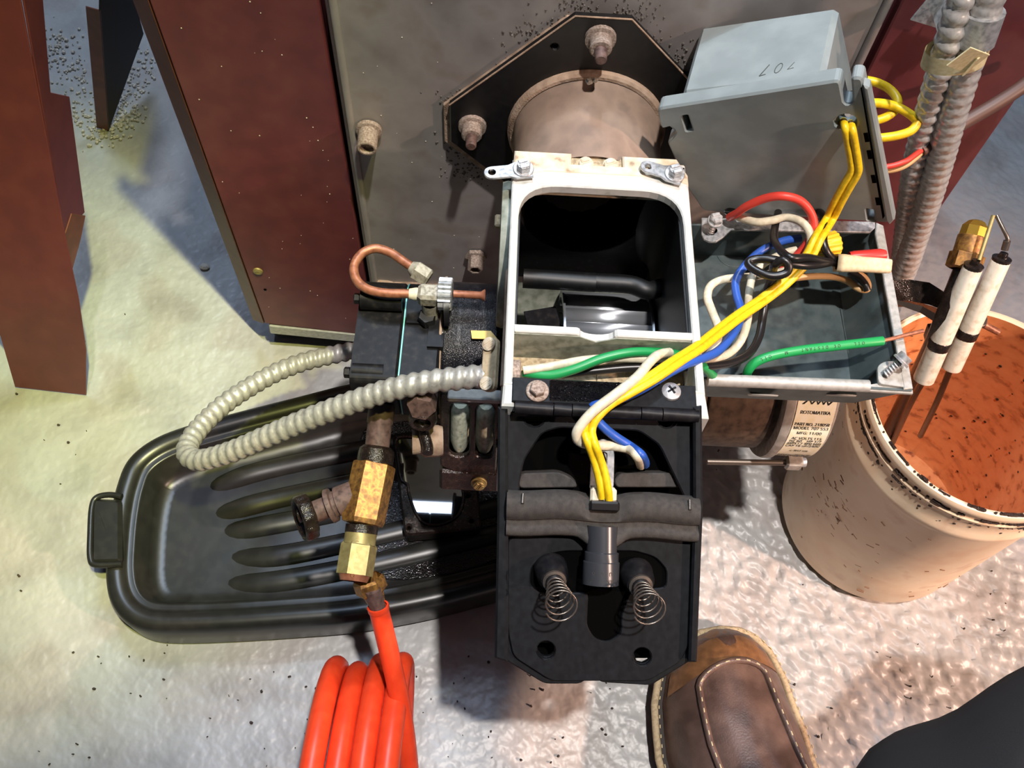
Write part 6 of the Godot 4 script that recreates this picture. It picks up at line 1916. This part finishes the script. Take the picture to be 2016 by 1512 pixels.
func person() -> void:
	var t = thing("person", Vector3(0.24, 0.0, 0.45), "crouching person in black trousers, brown leather work shoe pointing at the burner", "person")
	var s = st()
	var SV = [0.0, 0.002, 0.004, 0.008, 0.012, 0.018, 0.026, 0.037, 0.05, 0.07, 0.09, 0.11, 0.13, 0.155, 0.18, 0.21, 0.24, 0.27, 0.30]
	var rings = []
	var nz = fnl(14.0, 77, 3)
	for sv in SV:
		var ring = []
		for k in 29:
			var tv = -1.0 + 2.0 * k / 28.0
			var p = shoe_pt(sv, tv)
			p.y += nz.get_noise_2d(p.x * 3.0, p.z * 3.0) * 0.003 * (1.0 - absf(tv))
			ring.append(p)
		rings.append(ring)
	skin(s, rings, false)
	var shoe = part(t, "work_shoe", s, M.leather, "brown leather moc-toe work shoe")
	# toe cap leather ahead of the seam
	s = st()
	rings = []
	for sv in [0.0, 0.004, 0.012, 0.020, 0.028, 0.034]:
		var ring = []
		for k in 25:
			var tv = -0.97 + 1.94 * k / 24.0
			ring.append(shoe_pt(sv + 0.014 * tv * tv * clampf(sv * 60.0, 0.0, 1.0), tv, 0.0010))
		rings.append(ring)
	skin(s, rings, false)
	part(shoe, "toe_wall", s, M.leather_toe)
	s = st()
	var seam = []
	for i in 19:
		seam.append(shoe_pt(0.30 - 0.252 * i / 18.0, -0.60, 0.0015))
	for i in 11:
		var a = PI * i / 10.0
		seam.append(shoe_pt(0.048 - sin(a) * 0.014, -0.60 * cos(a), 0.0015))
	for i in 19:
		seam.append(shoe_pt(0.048 + 0.252 * i / 18.0, 0.60, 0.0015))
	sweep(s, seam, 0.0026, 8)
	part(shoe, "moc_seam", s, M.leather)
	s = st()
	var st_pts = evenly(smooth(seam, 2), 0.0042)
	for i in range(0, st_pts.size() - 1):
		if i % 2 == 0:
			sweep(s, [st_pts[i] + Vector3(0, 0.0024, 0), st_pts[i].lerp(st_pts[i + 1], 0.75) + Vector3(0, 0.0024, 0)], 0.0006, 5)
	part(shoe, "seam_stitching", s, M.thread).set_meta("kind", "stuff")
	# sole and welt
	s = st()
	var outl = PackedVector2Array()
	var wl = []
	for i in SV.size():
		var p = shoe_pt(SV[SV.size() - 1 - i], -1.0)
		var side = Vector3(-heel_dir.z, 0, heel_dir.x) * -1.0
		var q = p - side * 0.006
		outl.append(Vector2(q.x, -q.z))
		wl.append(Vector3(q.x, 0.017, q.z))
	for i in range(0, SV.size()):
		var p = shoe_pt(SV[i], 1.0)
		var side = Vector3(-heel_dir.z, 0, heel_dir.x) * -1.0
		var q = p + side * 0.003
		outl.append(Vector2(q.x, -q.z))
		wl.append(Vector3(q.x, 0.017, q.z))
	slab(s, outl, [], 0.001, 0.016, Transform3D(Basis(Vector3.RIGHT, Vector3.FORWARD, Vector3.UP), Vector3.ZERO), 0.001)
	part(shoe, "sole", s, M.sole)
	s = st()
	sweep(s, wl, 0.0030, 8)
	part(shoe, "welt", s, M.tan)
	s = st()
	var wp = evenly(wl, 0.0036)
	for i in range(0, wp.size() - 1, 2):
		sweep(s, [wp[i] + Vector3(0.003, 0.003, 0), wp[i].lerp(wp[i + 1], 0.7) + Vector3(0.003, 0.003, 0)], 0.0006, 5)
	part(shoe, "welt_stitching", s, M.thread).set_meta("kind", "stuff")
	# trouser leg: shin out of the shoe to the bent knee, thigh away to the right
	s = st()
	var ank = shoe_pt(0.25, 0.0)
	var legp = [[ank + Vector3(0, 0.0, 0.01), 0.042], [Vector3(0.2437, 0.0949, 0.5278), 0.046], [Vector3(0.2256, 0.2114, 0.4816), 0.047], [Vector3(0.2149, 0.2755, 0.4480), 0.049], [Vector3(0.2255, 0.2949, 0.4341), 0.0545], [Vector3(0.2608, 0.3055, 0.4166), 0.0555], [Vector3(0.3144, 0.3209, 0.3913), 0.056], [Vector3(0.3680, 0.3363, 0.3660), 0.058], [Vector3(0.385, 0.42, 0.60), 0.068], [Vector3(0.38, 0.50, 0.75), 0.075]]
	var ctr = []
	for q in legp:
		ctr.append(q[0])
	var sm = smooth(ctr, 6)
	var frames = []
	var nn = 28
	var u = Vector3(1, 0, 0.3)
	for i in sm.size():
		var tg: Vector3 = (sm[mini(i + 1, sm.size() - 1)] - sm[maxi(i - 1, 0)]).normalized()
		u = (u - tg * u.dot(tg)).normalized()
		var w = tg.cross(u)
		var fi = float(i) / 6.0
		var j = mini(int(fi), legp.size() - 2)
		var r: float = lerpf(legp[j][1], legp[j + 1][1], fi - j)
		var ring = []
		for k in nn:
			var a = TAU * k / nn
			ring.append(sm[i] + (u * cos(a) + w * sin(a)) * (r + 0.002 * sin(a * 3.0 + i * 0.7)))
		frames.append(ring)
	skin(s, frames, true, true, true)
	part(t, "trouser_leg", s, M.trouser, "black trouser leg bent at the knee")


func litter() -> void:
	var s = st()
	lathe(s, [Vector2(0.0, 0.0), Vector2(0.0042, 0.0006), Vector2(0.0048, 0.0025), Vector2(0.003, 0.0046), Vector2(0, 0.005)], Transform3D(Basis(Vector3.UP, 0.4).scaled(Vector3(1.1, 1, 0.8)), Vector3(-0.2972, -0.0010, -0.0914)), 9)
	solo("pebble", s, M.crumb, "small pale pebble alone on the shaded floor beside the boiler", "pebble")
	var rng = RandomNumberGenerator.new()
	rng.seed = 31
	var t = thing("floor_grit", Vector3(0, 0, 0.25), "dark grit and rust flakes scattered over the painted floor", "debris")
	t.set_meta("kind", "stuff")
	s = st()
	for i in 420:
		var x = rng.randf_range(-0.5, 0.5)
		var z = rng.randf_range(-0.05, 0.52)
		if i < 180:
			x = rng.randf_range(-0.33, 0.12)
			z = rng.randf_range(0.26, 0.5)
		var r = absf(rng.randfn(0.0, 0.0005)) + 0.0003
		if x > -0.35 and x < 0.10 and z > 0.0 and z < 0.285:
			continue
		lathe(s, [Vector2(r, -0.0025), Vector2(r * 0.8, 0.0002), Vector2(0, 0.0006)], along(Vector3(x, 0.0, z), Vector3(rng.randfn(0, 0.2), 1, rng.randfn(0, 0.2))), 5, true)
	part(t, "grit", s, M.speck).set_meta("kind", "stuff")
